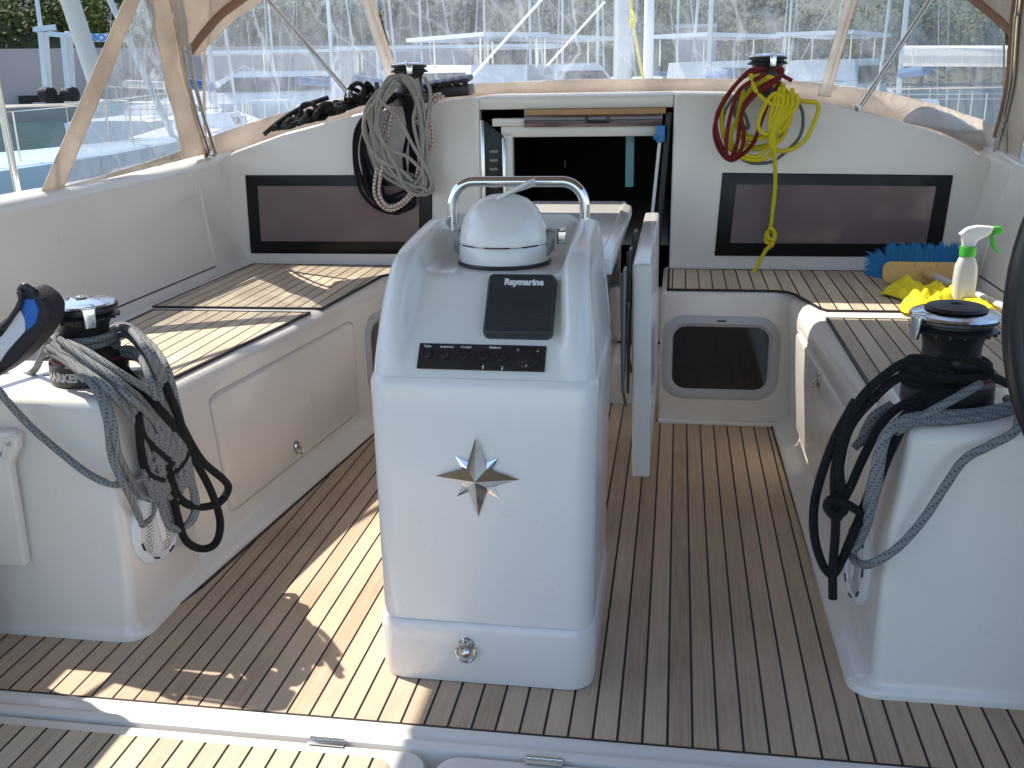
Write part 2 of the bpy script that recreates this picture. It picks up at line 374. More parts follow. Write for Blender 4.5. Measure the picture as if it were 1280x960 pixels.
def rrect(cx, cy, w, d, r, seg=5):
    """rounded rectangle outline (2D), counterclockwise"""
    o = []
    for sx, sy, a0 in ((1,1,0),(-1,1,90),(-1,-1,180),(1,-1,270)):
        for k in range(seg+1):
            a = R(a0+90*k/seg); o.append((cx+sx*(w/2-r)+r*math.cos(a), cy+sy*(d/2-r)+r*math.sin(a)))
    return o
def text_mesh(txt, size, mat, mtx, parent, name='lettering', ext=0.0006, bold=0.0, bendr=None, align='CENTER'):
    cu = bpy.data.curves.new('t', 'FONT'); cu.body = txt; cu.size = size; cu.extrude = ext; cu.offset = bold; cu.align_x = align; cu.align_y = 'CENTER'
    cu.resolution_u = 3
    to = bpy.data.objects.new('t', cu); COL.objects.link(to)
    bpy.context.view_layer.update()
    me = bpy.data.meshes.new_from_object(to.evaluated_get(bpy.context.evaluated_depsgraph_get()))
    bpy.data.objects.remove(to)
    for v in me.vertices:
        p = v.co.copy()
        if bendr:
            a = p.x/bendr; rr = bendr+p.z
            p = Vector((rr*math.sin(a), p.y, rr*math.cos(a)-bendr))
        v.co = mtx @ p
    me.materials.clear(); me.materials.append(mat)
    o = bpy.data.objects.new(name, me); COL.objects.link(o)
    if parent:
        o.parent = parent; o.matrix_parent_inverse = world_of(parent).inverted()
    return o
def basis(o, xa, ya):
    xa = Vector(xa).normalized(); za = xa.cross(Vector(ya)).normalized(); ya = za.cross(xa)
    return Matrix(((xa.x,ya.x,za.x,o[0]),(xa.y,ya.y,za.y,o[1]),(xa.z,ya.z,za.z,o[2]),(0,0,0,1)))

def prismb(mb, poly, off, bev, seg=3):
    bm = bmesh.new(); off = Vector(off); n = len(poly)
    a = [bm.verts.new(Vector(p)) for p in poly]; b = [bm.verts.new(Vector(p)+off) for p in poly]
    bm.faces.new(a[::-1]); bm.faces.new(b)
    for k in range(n): bm.faces.new((a[k], a[(k+1)%n], b[(k+1)%n], b[k]))
    bmesh.ops.recalc_face_normals(bm, faces=bm.faces)
    if bev: bmesh.ops.bevel(bm, geom=bm.edges[:], offset=bev, segments=seg, affect='EDGES', profile=.5, clamp_overlap=True)
    bm.verts.index_update(); mb.add([v.co for v in bm.verts], [[v.index for v in f.verts] for f in bm.faces]); bm.free(); return mb
def pxr(x0, y0, x1, y1, Y):
    a = aty(x0, y0, Y); b = aty(x1, y1, Y); c = aty(x0, y1, Y); d = aty(x1, y0, Y)
    return (a.x+c.x)/2, (b.x+d.x)/2, (b.z+c.z)/2, (a.z+d.z)/2      # x0,x1,z0,z1
def pxbox(mb, x0, y0, x1, y1, Y, dep, bev=0.0, seg=2):
    a, b, c, d = pxr(x0, y0, x1, y1, Y)
    return mb.box(((a+b)/2, Y+dep/2, (c+d)/2), (b-a, dep, d-c), bev=bev, seg=seg)
def lerp(a, b, t): return a+(b-a)*t

# ================================================================== SETTING: sole and aft deck
def sheet(name, poly, z, mat, kind=None, parent=None, th=0.004):
    mb = MB(); mb.prism([(x, y, z-th) for x, y in poly], (0, 0, th)); o = mb.build(name, mat, parent, smooth=False)
    if kind: o['kind'] = kind
    return o
sole_poly = [(-.68,4.20),(-.70,3.745),(-.84,2.25),(-.88,2.06),(-.94,1.992),(-1.50,1.985),(-1.50,1.742),(1.50,1.742),(1.50,1.990),(.90,1.992),(.86,2.03),(.80,2.14),(.785,3.0),(.777,3.70),(.77,3.745),(.345,3.745),(.345,4.20)]
floor = sheet('floor', sole_poly, 0.0, M_teak, 'structure')
cb = MB()
def border(mb, poly, z, w=0.010, h=0.003, skip=()):
    n = len(poly)
    for i in range(n):
        if i in skip: continue
        a = Vector((*poly[i], z)); b = Vector((*poly[(i+1)%n], z)); d = (b-a).normalized(); nn = Vector((-d.y, d.x, 0))
        mb.prism([a-nn*w/2-d*w/2, b-nn*w/2+d*w/2, b+nn*w/2+d*w/2, a+nn*w/2-d*w/2], (0,0,h))
border(cb, sole_poly, 0.0, w=.012, skip=(0,15,16))
cb.build('seam', M_caulk, floor, smooth=False)

dk = MB()   # white sill and liner behind the sole
dk.box((0, 1.10, -.10), (3.4, 1.27, .12))
prismb(dk, [(-1.55,1.737,-.06),(-1.55,1.737,.006),(-1.55,1.716,.010),(-1.55,1.704,.001),(-1.55,1.694,.002),(-1.55,1.686,.010),(-1.55,1.666,.008),(-1.55,1.66,-.06)], (3.1,0,0), 0.0)
deck = dk.build('deck', M_gel, ang=50); deck['kind'] = 'structure'
sub = MB(); sub.box((0,3.0,-.06),(3.3,2.6,.11)); o = sub.build('deck_underside', M_gel, deck)

M_gelg = simple('shadow_gap_gelcoat', (.55,.53,.50), .5)
def hatch_lid(x0, x1, teakx, hinges, label):
    root = empty('cockpit_hatch', ((x0+x1)/2, 1.2, -.03), label, 'hatch', 'hatches in the aft deck')
    b = MB(); out = rrect((x0+x1)/2, 1.24, x1-x0, .83, .05, 6)
    prismb(b, [(x, y, -.03) for x, y in out], (0,0,.036), .006)
    lid = b.build('lid', M_gel, root)
    t = MB(); out = rrect((teakx[0]+teakx[1])/2, 1.22, teakx[1]-teakx[0], .80, .045, 6)
    t.prism([(x, y, .006) for x, y in out], (0,0,.005)); t.build('teak_panel', M_teak_light, root, smooth=False)
    for hx in hinges:
        h = MB()
        h.box((hx, 1.656, .010), (.075, .022, .004), bev=.001)
        for k in range(5): h.lathe([(.004,-.0065),(.004,.0065)], (hx-.03+.015*k, 1.660, .013), seg=10, rot=Matrix.Rotation(PI/2,3,'Y'))
        h.build('hinge', M_steel, root)
hatch_lid(-1.30, -.065, (-1.26, -.125), (-.28,), 'white hatch lid with a large teak panel in the bottom left corner')
hatch_lid(-.045, 1.25, (.02, 1.2), (.165,), 'white hatch lid at the bottom edge, right of the pedestal foot')

# ================================================================== benches, coamings, plinths
def xi(s, Y): return lerp(.70, .855, (3.74-Y)/1.6) if s < 0 else lerp(.777, .79, (3.74-Y)/1.6)
def xs(s, Y): return lerp(.765, .925, (3.74-Y)/1.29) if s < 0 else lerp(.815, .862, (3.74-Y)/1.29)
def bench(s, label):
    root = empty('cockpit_bench', (s*1.15, 3.2, 0), label, 'bench', 'white moulded cockpit benches')
    mb = MB(); rings = []
    for Y in [2.02+ (4.247-2.02)*k/14 for k in range(15)]:
        a, b = xi(s, Y), xs(s, Y)
        pr = [(a,-.03),(a,.004),(a+.006,.014),(a+.022,.022),(a+.045,.030),(a+.056,.040),(a+.062,.058)]
        c = a+.062
        pr += [(lerp(c,b-.004,.5),.27),(b-.004,.455),(b+.002,.484),(b+.014,.505),(b+.030,.5145),(b+.05,.517),(1.30,.517),(1.54,.517),(1.54,-.03)]
        rings.append([(s*x, Y, z) for x, z in pr])
    mb.loft(rings); mb.build('moulding', M_gel, root, ang=60)
    # hatch panel on the face with a shadow gap round it
    Y0, Y1 = 2.55, 3.50
    def face(u, v, off):       # u along Y, v up, off outwards
        Y = lerp(Y0, Y1, u); a = xi(s, Y)+.062; b = xs(s, Y)-.004; z = lerp(.085, .435, v)
        x = lerp(a, b, (z-.058)/.397)
        return (s*(x-off), Y, z)
    g = MB(); g.grid(lambda u, v: face(u, v, .0012), 6, 3)
    def fr(u0,u1,v0,v1,off): return [face(u,v,off) for u, v in ((u0,v0),(u1,v0),(u1,v1),(u0,v1))]
    p = MB()
    ol = rrect(.5,.5,1.0,1.0,.05,5)
    ring0 = [face(u, v, .000) for u, v in ol]; ring1 = [face(lerp(.5,u,.995), lerp(.5,v,.985), .006) for u, v in ol]; ring2 = [face(lerp(.5,u,.985), lerp(.5,v,.955), .009) for u, v in ol]
    p.loft([ring0, ring1, ring2], caps=True); p.build('locker_lid', M_gel, root, ang=50)
    gp = MB(); gp.tube([face(u, v, .001) for u, v in rrect(.5,.5,1.008,1.03,.05,5)], .0024, 6, closed=True); gp.build('gasket', M_gelg, root)
    lx = .44 if s < 0 else .46; lz = .14 if s < 0 else .93
    l = MB(); c = Vector(face(lx, lz, .012))
    ry = Matrix.Rotation(PI/2, 3, 'Y')
    l.lathe([(.0,-.004),(.016,-.004),(.018,0),(.016,.005),(.0,.006)], c, seg=18, rot=ry, cap=False, sx=1.4, sy=.8)
    l.tube(spline([c+Vector((-s*.004,-.012,.0)), c+Vector((-s*.014,-.014,-.012)), c+Vector((-s*.018,0,-.022)), c+Vector((-s*.014,.014,-.012)), c+Vector((-s*.004,.012,0))],5), .0028, 8)
    l.build('latch', M_steel, root)
    if s < 0:
        def fp(u, z, off):
            a = xi(s, u)+.062; b = xs(s, u)-.004; return (s*(lerp(a, b, (z-.058)/.397)-off), u, z)
        fr_ = MB(); rings = []
        for (ww, hh, r, o_) in ((.36,.31,.08,-.002),(.36,.31,.08,.007),(.345,.295,.075,.011),(.30,.25,.06,.011),(.29,.24,.055,.005),(.275,.225,.05,.001)):
            rings.append([fp(y, z, o_) for y, z in rrect(3.785, .262, ww, hh, r, 6)])
        fr_.loft(rings, caps=False); p_ = fr_.build('portlight', M_greyl, root, ang=50)
        gl_ = MB(); gl_.loft([[fp(y, z, o_) for y, z in rrect(3.785, .262, .28, .23, .05, 6)] for o_ in (.001,.004)]); gl_.build('pane', M_smoke, p_, smooth=False)
    # teak
    if s < 0:
        A = [(-1.468,3.312),(-.840,3.332),(-.795,3.94),(-.77,3.985),(-.45,3.99),(-.45,4.165),(-1.452,4.165)]
        B = [(-1.435,2.44),(-.965,2.44),(-.862,3.262),(-1.445,3.255)]
    else:
        A = [(.369,3.757),(.764,3.757),(.80,3.742),(.825,3.70),(.885,3.47),(.905,3.442),(1.475,3.455),(1.468,4.168),(.369,4.160)]
        B = [(.895,2.44),(.888,3.325),(1.46,3.335),(1.46,2.44)]
    for P in (A, B):
        t = MB(); t.prism([(x, y, .5165) for x, y in P], (0,0,.006)); tp = t.build('teak_panel', M_teak_light, root, smooth=False)
        e = MB(); border(e, P, .5165, w=.009, h=.0075); e.build('seam', M_caulk, tp, smooth=False)
    return root
benchL = bench(-1, 'port bench, white with sunlit teak slats')
benchR = bench(1, 'starboard bench with teak slats, left of the black wheel rim')

def coaming(s, label):
    root = empty('cockpit_coaming', (s*1.65, 3, .5), label, 'coaming', 'cockpit coamings')
    mb = MB(); rings = []
    for k in range(13):
        Y = 1.2+3.7*k/12; dz = .0 if Y < 4.0 else (Y-4.0)*.10
        pr = [(1.49,.46),(1.500,.528),(1.512,.545),(1.522,.57),(1.565,.75),(1.603,.925),(1.611,.952),(1.628,.967),(1.65,.971),(1.73,.966),(1.765,.95),(1.78,.92),(1.80,.70),(1.80,.46)]
        rings.append([(s*x, Y, z+dz*(z>.9)) for x, z in pr])
    mb.loft(rings); w = mb.build('moulding', M_gel, root, ang=50)
    g = MB(); g.tube([(s*1.5165, 2.6, .553), (s*1.5165, 3.93, .553)], .0035, 6); g.build('joint_line', M_blackp, root)
    v = MB(); v.tube([(s*1.523,3.95,.575),(s*1.565,3.99,.76),(s*1.603,4.03,.93)], .0045, 6); v.build('moulded_bead', M_gel, root); v = MB()
    v.tube([(s*1.523,3.02,.575),(s*1.565,2.99,.76),(s*1.580,2.97,.83)], .0025, 6); v.build('moulded_bead', M_gel, root)
    return root
coaming(-1, 'long white side wall behind the port bench')
coaming(1, 'white side wall behind the starboard bench and spray bottle')

def plinth(s, label, pocket=False):
    root = empty('winch_plinth', (s*1.2, 2.2, 0), label, 'plinth', 'white plinths under the winches')
    xb = .865 if s < 0 else .825; xt = .893 if s < 0 else .868
    mb = MB(); rings = []
    def ring(x0, y0, z, r, y1=2.47): return [(s*x, y, z) for x, y in rrect((x0+1.62)/2, (y0+y1)/2, 1.62-x0, y1-y0, r, 6)]
    fl_ = -.012 if s < 0 else -.034
    zs = [(-.02,fl_,0,.06),(.006,fl_,0,.06),(.018,fl_*.6,.002,.055),(.022,.001,.004,.045),(.028,.009,.008,.035),(.045,.012,.012,.026),(.3,.018,.032,.022),(.570,xt-xb,.052,.020),(.586,xt-xb+.003,.055,.020),(.595,xt-xb+.009,.061,.020),(.600,xt-xb+.020,.072,.02)]
    for z, dx, dy, r in zs: rings.append(ring(xb+dx, 1.968+dy, z, r, 2.35-max(0,z-.56)*.6))
    mb.loft(rings); mb.build('moulding', M_gel, root, ang=50)
    if pocket:
        p = MB(); n = Vector((0,-1,.06)).normalized()
        prismb(p, [(-1.40,1.985,.195),(-1.125,1.985,.195),(-1.128,1.995,.45),(-1.105,1.998,.49),(-1.098,2.0,.522),(-1.104,2.002,.53),(-1.40,2.002,.53)], (0,-.028,0), .006); pk = p.build('pocket_box', M_gel, root)
        q = MB(); q.tube(spline([(-1.40,1.967,.468),(-1.16,1.965,.468),(-1.135,1.966,.482),(-1.118,1.968,.515),(-1.104,1.97,.522)],6), .003, 8); q.build('trim', M_white, pk)
        for (x, z) in ((-1.118,.505),(-1.146,.48)):
            sc_ = MB(); sc_.lathe([(.0,0),(.0055,0),(.0055,.003),(.0,.004)], (x,1.967,z), seg=12, rot=Matrix.Rotation(PI/2,3,'X'), cap=False); sc_.build('screw', M_steel, pk)
    return root
plinth(-1, 'white plinth with a screwed pocket box on its aft face, bottom left', True)
plinth(1, 'plain white plinth at right, under the wide worn winch')

def speaker(s, c, label):
    root = empty('cockpit_speaker', c, label, 'speaker', 'round white speakers')
    n = Vector((-s, -.10 if s<0 else -.05, .05)).normalized(); q = Vector((0,0,1)).rotation_difference(n).to_matrix()
    c = Vector(c)
    b = MB(); b.lathe([(.0,-.01),(.098,-.01),(.100,.004),(.094,.012),(.082,.016),(.076,.012)], c, seg=44, rot=q, cap=False); b.build('rim', M_white, root)
    g = MB(); g.lathe([(.0,.014),(.03,.0135),(.0755,.0115)], c, seg=40, rot=q, cap=False); gr = g.build('grille', M_speak, root)
    for a in range(8):
        d = MB(); aa = R(a*45+12); pts = [c + q @ Vector((.084*math.cos(aa+t), .084*math.sin(aa+t), .0165)) for t in (-.13,-.06,0,.06,.13)]
        d.tube(pts, .0028, 6); d.build('slot', M_blackp, root)
    e = MB(); 
    u = (q @ Vector((1,0,0)));
    e.box(c+n*.015, (.012,.13,.003), rot=Matrix.Rotation(0,3,'X')) if False else e.prism([c+q@Vector(p) for p in ((-.045,-.010,.0145),(.045,-.010,.0145),(.045,.010,.0145),(-.045,.010,.0145))], n*.002); e.build('badge', M_white, root)
M_speak, nt, b_ = nmat('speaker_grille')
tc = N(nt,'ShaderNodeNewGeometry'); vo = N(nt,'ShaderNodeTexVoronoi'); vo.inputs['Scale'].default_value = 125; vo.inputs['Randomness'].default_value = 0.15
nt.links.new(tc.outputs['Position'], vo.inputs['Vector']); rp = N(nt,'ShaderNodeValToRGB'); rp.color_ramp.elements[0].position=.28; rp.color_ramp.elements[0].color=(.06,.06,.06,1); rp.color_ramp.elements[1].position=.42; rp.color_ramp.elements[1].color=(.72,.72,.72,1)
nt.links.new(vo.outputs['Distance'], rp.inputs[0]); nt.links.new(rp.outputs[0], b_.inputs['Base Color']); b_.inputs['Roughness'].default_value=.5
speaker(-1, (-.872, 2.125, .245), 'round white speaker low on the left plinth, under the grey rope coil')
speaker(1, (.838, 2.21, .205), 'round white speaker low on the right plinth, behind the hanging black line')

# ================================================================== cabin bulkhead
bh = empty('cabin_bulkhead', (0, 4.25, .5), 'white aft wall of the cabin with two dark windows and two portlights', 'bulkhead')
topL = [(-1.63,.93),(-1.535,1.0),(-1.30,1.075),(-.909,1.166),(-.459,1.217),(-.432,1.21)]
topR = [(.368,1.212),(.40,1.217),(.612,1.211),(.953,1.169),(1.23,1.105),(1.461,1.027),(1.54,.975),(1.63,.93)]
m = MB(); prismb(m, [(x, 4.25, z) for x, z in topL]+[(-.432,4.25,.0),(-1.63,4.25,.0)], (0,.07,0), .012); m.build('wall', M_gel, bh)
m = MB(); prismb(m, [(x, 4.25, z) for x, z in topR]+[(1.63,4.25,.0),(.368,4.25,.0)], (0,.07,0), .012); m.build('wall', M_gel, bh)
for pts in ([(306,219),(540,219),(540,318),(313,317)], [(903,216),(1192,219),(1175,322),(893,320)]):
    q = [aty(x, y, 4.244) for x, y in pts]
    f = MB(); prismb(f, q, (0,.012,0), .004); w = f.build('window', M_glassb, bh)
    def inset(a, b):
        c = sum(q, Vector())/4; return [Vector((c.x+(p.x-c.x)*a, 4.2415, c.z+(p.z-c.z)*b+.005)) for p in q]
    g = MB(); g.prism(inset(.865,.70), (0,.004,0)); g.build('pane', M_pane, w, smooth=False)
# lower wall with portlights
def lower(s):
    xo = .72 if s < 0 else .80
    x0, x1 = (-.80,-.40) if s < 0 else (.345,.86)
    yw = 3.742 if s > 0 else 3.955
    m = MB(); prismb(m, [(x0,yw,-.03),(x1,yw,-.03),(x1,yw,.515),(x0,yw,.515)], (0,4.262-yw,0), .016, 4)
    m.box(((x0+x1)/2, yw, .006), (x1-x0, .05, .02), bev=.009)
    m.build('lower_wall', M_gel, bh)
    if s < 0: return
    cx = .570; cz = .262; w, h = (.435,.325)
    fr = MB(); rings = []
    for (ww, hh, r, y) in ((w,h,.085,3.742),(w,h,.085,3.735),(w-.012,h-.012,.08,3.7305),(w-.055,h-.055,.062,3.7305),(w-.065,h-.065,.058,3.737),(w-.085,h-.085,.05,3.741)):
        rings.append([(x, y, z) for x, z in rrect(cx, cz, ww, hh, r, 6)])
    fr.loft(rings, caps=False); p = fr.build('portlight', M_greyl, bh, ang=50)
    gl = MB(); gl.prism([(x, 3.7375, z) for x, z in rrect(cx, cz, w-.082, h-.082, .048, 6)], (0,.004,0)); gl.build('pane', M_smoke, p, smooth=False)
    text_mesh('JWW', .016, M_blackp, basis((cx, 3.7295, cz+h/2-.014), (1,0,0), (0,0,1)), p) if False else None
    mk = MB(); mk.box((cx, 3.7298, cz+h/2-.016), (.032,.0015,.006)); mk.build('maker_mark', M_blackp, p)
lower(1); lower(-1)
# coachroof
m = MB(); rings = []
for Y, sx, dz in ((4.29,1,0),(4.8,.99,.006),(5.4,.95,.0),(6.4,.86,-.03),(7.6,.74,-.09),(9.2,.55,-.22)):
    pr = [(-1.63,.60),(-1.61,.90)]+[(x, z-.006) for x, z in topL[1:5]]+[(-.40,1.210),(.34,1.210)]+[(x, z-.006) for x, z in topR[1:7]]+[(1.61,.90),(1.63,.60)]
    rings.append([(x*sx, Y, (z+dz if z > .7 else z)) for x, z in pr])
m.loft(rings, caps=False); roof = m.build('coachroof', M_gel, None, ang=40)
tag(roof, 'white cabin roof running forward from the companionway under the sprayhood', 'roof')
# ---- companionway
cw = empty('companionway', (-.03, 4.3, .5), 'open companionway with dark cabin inside and teak edged sliding hatch', 'companionway')
m = MB()
pxbox(m, 598, 119, 842, 136, 4.262, .50, .008); m.build('hatch_garage', M_gel, cw)
m = MB(); a,b,c,d = pxr(655,136,832,143.5,4.235); m.box(((a+b)/2,4.26,(c+d)/2),(b-a,.05,d-c),bev=.003); st = m.build('hatch_slide', M_wood, cw)
m = MB(); pxbox(m, 655, 143.5, 828, 158, 4.25, .02, .002); m.build('pane', M_acryl, st)
m = MB(); pxbox(m, 655, 149.5, 828, 151, 4.246, .01); h0 = aty(733,150,4.24); h1 = aty(760,150,4.24)
for hh in (h0, h1): m.box((hh.x, 4.238, hh.z), (.009,.02,.024), bev=.002)
m.tube([h0+Vector((0,-.006,-.008)), h1+Vector((0,-.006,-.008))], .0045, 8); m.build('handle', M_blackp, st)
m = MB(); pxbox(m, 626, 157, 828, 171, 4.275, .06, .006); pxbox(m, 628, 164, 642, 330, 4.275, .05, .008)
pxbox(m, 615, 148, 660, 158, 4.27, .05, .004)
m.build('frame', M_gel, cw)
m = MB(); prismb(m, [aty(605,150,4.27), aty(629,170,4.27), aty(629,330,4.27), aty(607,330,4.27)], (0,.015,0), .002); wb = m.build('side_panel', M_glassb, cw)
for k in range(5):
    m = MB(); pxbox(m, 612, 188+k*11, 622, 191+k*11, 4.262, .004)
    m.build('vent_slot', M_greyd, wb)
m = MB(); pxbox(m, 602, 150, 607, 330, 4.262, .03, .002); pxbox(m, 629, 172, 633, 330, 4.262, .03, .002); m.build('track', M_steel, cw)
m = MB(); p0 = aty(835,140,4.262); p1 = aty(818,330,4.262)
m.tube([p0+Vector((0.004,0,0)), p1+Vector((0.004,0,0))], .014, 8); m.build('track', M_black, cw)
m = MB(); m.tube([aty(824.5,178,4.245), aty(812,300,4.245)], .007, 8); m.build('track', M_white, cw)
m = MB(); pxbox(m, 820, 157, 831, 178, 4.225, .03, .004); m.lathe([(0,-.01),(.011,-.01),(.013,0),(.009,.008),(0,.009)], aty(820,171,4.225), seg=14, rot=Matrix.Rotation(PI/2,3,'Y'), cap=False); m.build('latch', M_blue, cw)
# interior shell
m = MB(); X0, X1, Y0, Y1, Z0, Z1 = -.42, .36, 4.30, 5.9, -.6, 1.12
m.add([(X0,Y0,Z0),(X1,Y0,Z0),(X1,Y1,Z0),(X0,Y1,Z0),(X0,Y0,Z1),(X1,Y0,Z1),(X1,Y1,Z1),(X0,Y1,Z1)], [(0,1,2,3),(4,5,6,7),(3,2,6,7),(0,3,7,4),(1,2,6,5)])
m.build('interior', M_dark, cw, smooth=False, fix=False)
m = MB(); a,b,c,d = pxr(782,168,793,232,4.6); m.box(((a+b)/2,4.6,(c+d)/2+.02),(b-a,.03,d-c+.05),bev=.004); m.build('grab_rail', M_cyan, cw)
m = MB(); a,b,c,d = pxr(706,198,710,212,5.0); m.tube([(a,5.0,c+.01),(a,5.0,d-.01)],.005,8); m.build('door_handle', M_steel, cw)
m = MB(); prismb(m, [(-.42,3.95,-.02),(.36,3.95,-.02),(.36,3.95,.18),(-.42,3.95,.18)], (0,.3,0), .01); m.build('step', M_gel, cw)
# entrance sill below the opening
m = MB(); m.box((-.03,4.285,.30),(.80,.05,.24),bev=.01); m.build('sill', M_gel, cw)

# ================================================================== pedestal
ped = empty('steering_pedestal', (0, 2.15, 0), 'white moulded pedestal with chrome star, compass and switch panel in the middle of the cockpit', 'pedestal')
m = MB()
def rr3(w, y0, y1, r, z, cx=0): return [(x, y, z) for x, y in rrect(cx, (y0+y1)/2, w, y1-y0, r, 7)]
m.loft([rr3(0.478,1.912,2.37,.055,.002), rr3(0.486,1.908,2.37,.055,.03), rr3(0.488,1.907,2.37,.055,.125), rr3(0.484,1.909,2.37,.055,.142), rr3(.480,1.914,2.365,.052,.149)])
m.build('base', M_gel2, ped, ang=50)
m = MB()
m.loft([rr3(.474,1.918,2.37,.05,.140), rr3(.476,1.918,2.37,.05,.18), rr3(.482,1.929,2.42,.05,.60), rr3(.486,1.932,2.45,.05,.684), rr3(.482,1.936,2.45,.05,.694), rr3(.474,1.941,2.45,.048,.703)])
m.build('column', M_gel2, ped, ang=50)
CA = [(1.943,.70),(1.966,.765),(1.992,.83),(2.025,.885),(2.065,.922),(2.12,.942),(2.22,.955),(2.33,.966),(2.40,.970),(2.435,.958),(2.447,.92),(2.45,.70)]
CB = [(1.943,.70),(1.968,.742),(2.018,.80),(2.066,.857),(2.094,.886),(2.125,.893),(2.22,.893),(2.355,.893),(2.385,.915),(2.402,.955),(2.43,.960),(2.45,.70)]
SA = spline([(0,)+p for p in CA], 5); SB = spline([(0,)+p for p in CB], 5)
cols = [0,.05,.10,.14,.155,.163,.170,.177,.184,.192,.205,.218,.228,.2345,.2365,.2365]
cols = [-c for c in cols[::-1]]+cols[1:]
def con(ix, j):
    x = cols[ix]; ax = abs(x); k = min(1, max(0, (ax-.155)/.037)); k = k*k*(3-2*k)
    a = SA[j]; b = SB[j]; y = lerp(b.y, a.y, k); z = lerp(b.z, a.z, k)
    edge = abs(ix-(len(cols)-1)/2)
    half = (len(cols)-1)//2; e = half-int(edge)
    drop = {0:None,1:.93,2:.972,3:.99}.get(e, 1)
    if drop is None: z = .70; 
    else: z = .70+(z-.70)*drop
    if drop is not None and e < 3: y = lerp(2.2, y, {1:.985,2:.995}.get(e,1))
    cr_ = max(0, ax-.19); dyc = .048-math.sqrt(max(0,.048**2-min(cr_,.048)**2)); wy = max(0, 1-max(0,(y-1.943))/.30); y = y+dyc*wy
    t = (z-.70)/.25
    return (x*(1-.115*max(0,t)**1.3), y, z)
m = MB(); nu, nv = len(cols), len(SA)
m.add([con(i, j) for i in range(nu) for j in range(nv)], [(i*nv+j,(i+1)*nv+j,(i+1)*nv+j+1,i*nv+j+1) for i in range(nu-1) for j in range(nv-1)])
m.build('console', M_gel2, ped, ang=60)
# inclined panel plane
pn = Vector((0,-.766,.643)).normalized(); p0 = Vector((0,2.018,.80))+pn*.002; up = Vector((0,.643,.766)); pb = lambda x,y: atp(x,y,p0,pn)
def onp(c, dx, dy, dz=0): return c+Vector((1,0,0))*dx+up*dy+pn*dz
# cover
q = [pb(612,347), pb(696,347.5), pb(692,427), pb(604,422)]; c = sum(q, Vector())/4
w = ((q[1]-q[0]).length+(q[2]-q[3]).length)/2; h = ((q[0]-q[3]).length+(q[1]-q[2]).length)/2
print('cover', w, h, c)
M_cover, nt, b_ = nmat('ribbed_dark_plastic')
g = N(nt,'ShaderNodeNewGeometry'); wv = N(nt,'ShaderNodeTexWave', bands_direction='Z'); wv.inputs['Scale'].default_value=62; wv.inputs['Distortion'].default_value=1.5; wv.inputs['Detail'].default_value=0; wv.inputs['Detail Scale'].default_value=.3
nt.links.new(g.outputs['Position'], wv.inputs['Vector']); bp = N(nt,'ShaderNodeBump'); bp.inputs['Strength'].default_value=.35; bp.inputs['Distance'].default_value=.0015; nt.links.new(wv.outputs['Fac'], bp.inputs['Height']); nt.links.new(bp.outputs[0], b_.inputs['Normal'])
b_.inputs['Base Color'].default_value=(.030,.034,.040,1); b_.inputs['Roughness'].default_value=.42
def slab_on(c, w, h, th, r, taper=.006, z0=0):
    rings = []
    for dz, ins in ((z0,0),(z0+th*.55,0.0005),(z0+th*.85,taper*.4),(z0+th,taper)):
        rings.append([onp(c, x, y, dz) for x, y in rrect(0,0,w-2*ins,h-2*ins,max(.002,r-ins),5)])
    mm = MB(); mm.loft(rings); return mm
ins_ = slab_on(c, w, h, .024, .014).build('instrument_cover', M_cover, ped, ang=35)
tm = basis(onp(c, .006, h*.335, .0243), (1,0,0), up)
text_mesh('Raymarine', .0195, M_print, tm, ins_, bold=.0011)
# switch panel
q = [pb(526,429), pb(684,433.5), pb(680,465), pb(520,461)]; c2 = sum(q, Vector())/4
w2 = ((q[1]-q[0]).length+(q[2]-q[3]).length)/2; h2 = ((q[0]-q[3]).length+(q[1]-q[2]).length)/2
print('panel', w2, h2, c2)
sw = slab_on(c2, w2, h2, .003, .002, .0005).build('switch_panel', M_blackp, ped, ang=35)
qn = Vector((0,0,1)).rotation_difference(pn).to_matrix()
for x, y, r in [(534,443,1),(556,444,1),(580,445,1),(605,446,1),(628,447.5,1)]:
    p = pb(x, y); b = MB(); b.lathe([(0,.003),(.0115,.003),(.0115,.006),(.0098,.009),(.0082,.0105),(.0075,.0085),(.0,.0085)], p, seg=24, rot=qn, cap=False); b.build('switch', M_black, sw)
p = pb(659,448); b = MB(); b.lathe([(0,.003),(.0235,.003),(.0245,.005),(.0225,.008),(.016,.009),(.0145,.0115),(0,.012)], p, seg=30, rot=qn, cap=False); so = b.build('socket', M_black, sw)
for x, y in ((648.5,439.5),(673,441),(658.5,459)):
    b = MB(); b.lathe([(0,.0078),(.0028,.0078),(.0028,.0095),(0,.0105)], pb(x,y), seg=10, rot=qn, cap=False); b.build('screw', M_steel, so)
for t, x, y in (('Table',535,433.5),('Ambiance',559,434.3),('Cockpit',583,434.6),('Platform',619,435.3)):
    text_mesh(t, .0072, M_print, basis(pb(x,y)+pn*.0034, (1,0,0), up), sw, ext=.0002, bold=.00012)
for x, y, s_ in ((604,460,1),(628,461,-1)):
    p = pb(x,y)+pn*.0034; b = MB(); b.prism([onp(p,-.001,-.004*s_),onp(p,.001,-.004*s_),onp(p,.001,.001*s_),onp(p,-.001,.001*s_)], pn*.0004)
    b.prism([onp(p,-.0022,.001*s_),onp(p,.0022,.001*s_),onp(p,0,.0052*s_)], pn*.0004); b.build('arrow_mark', M_print, sw, smooth=False)
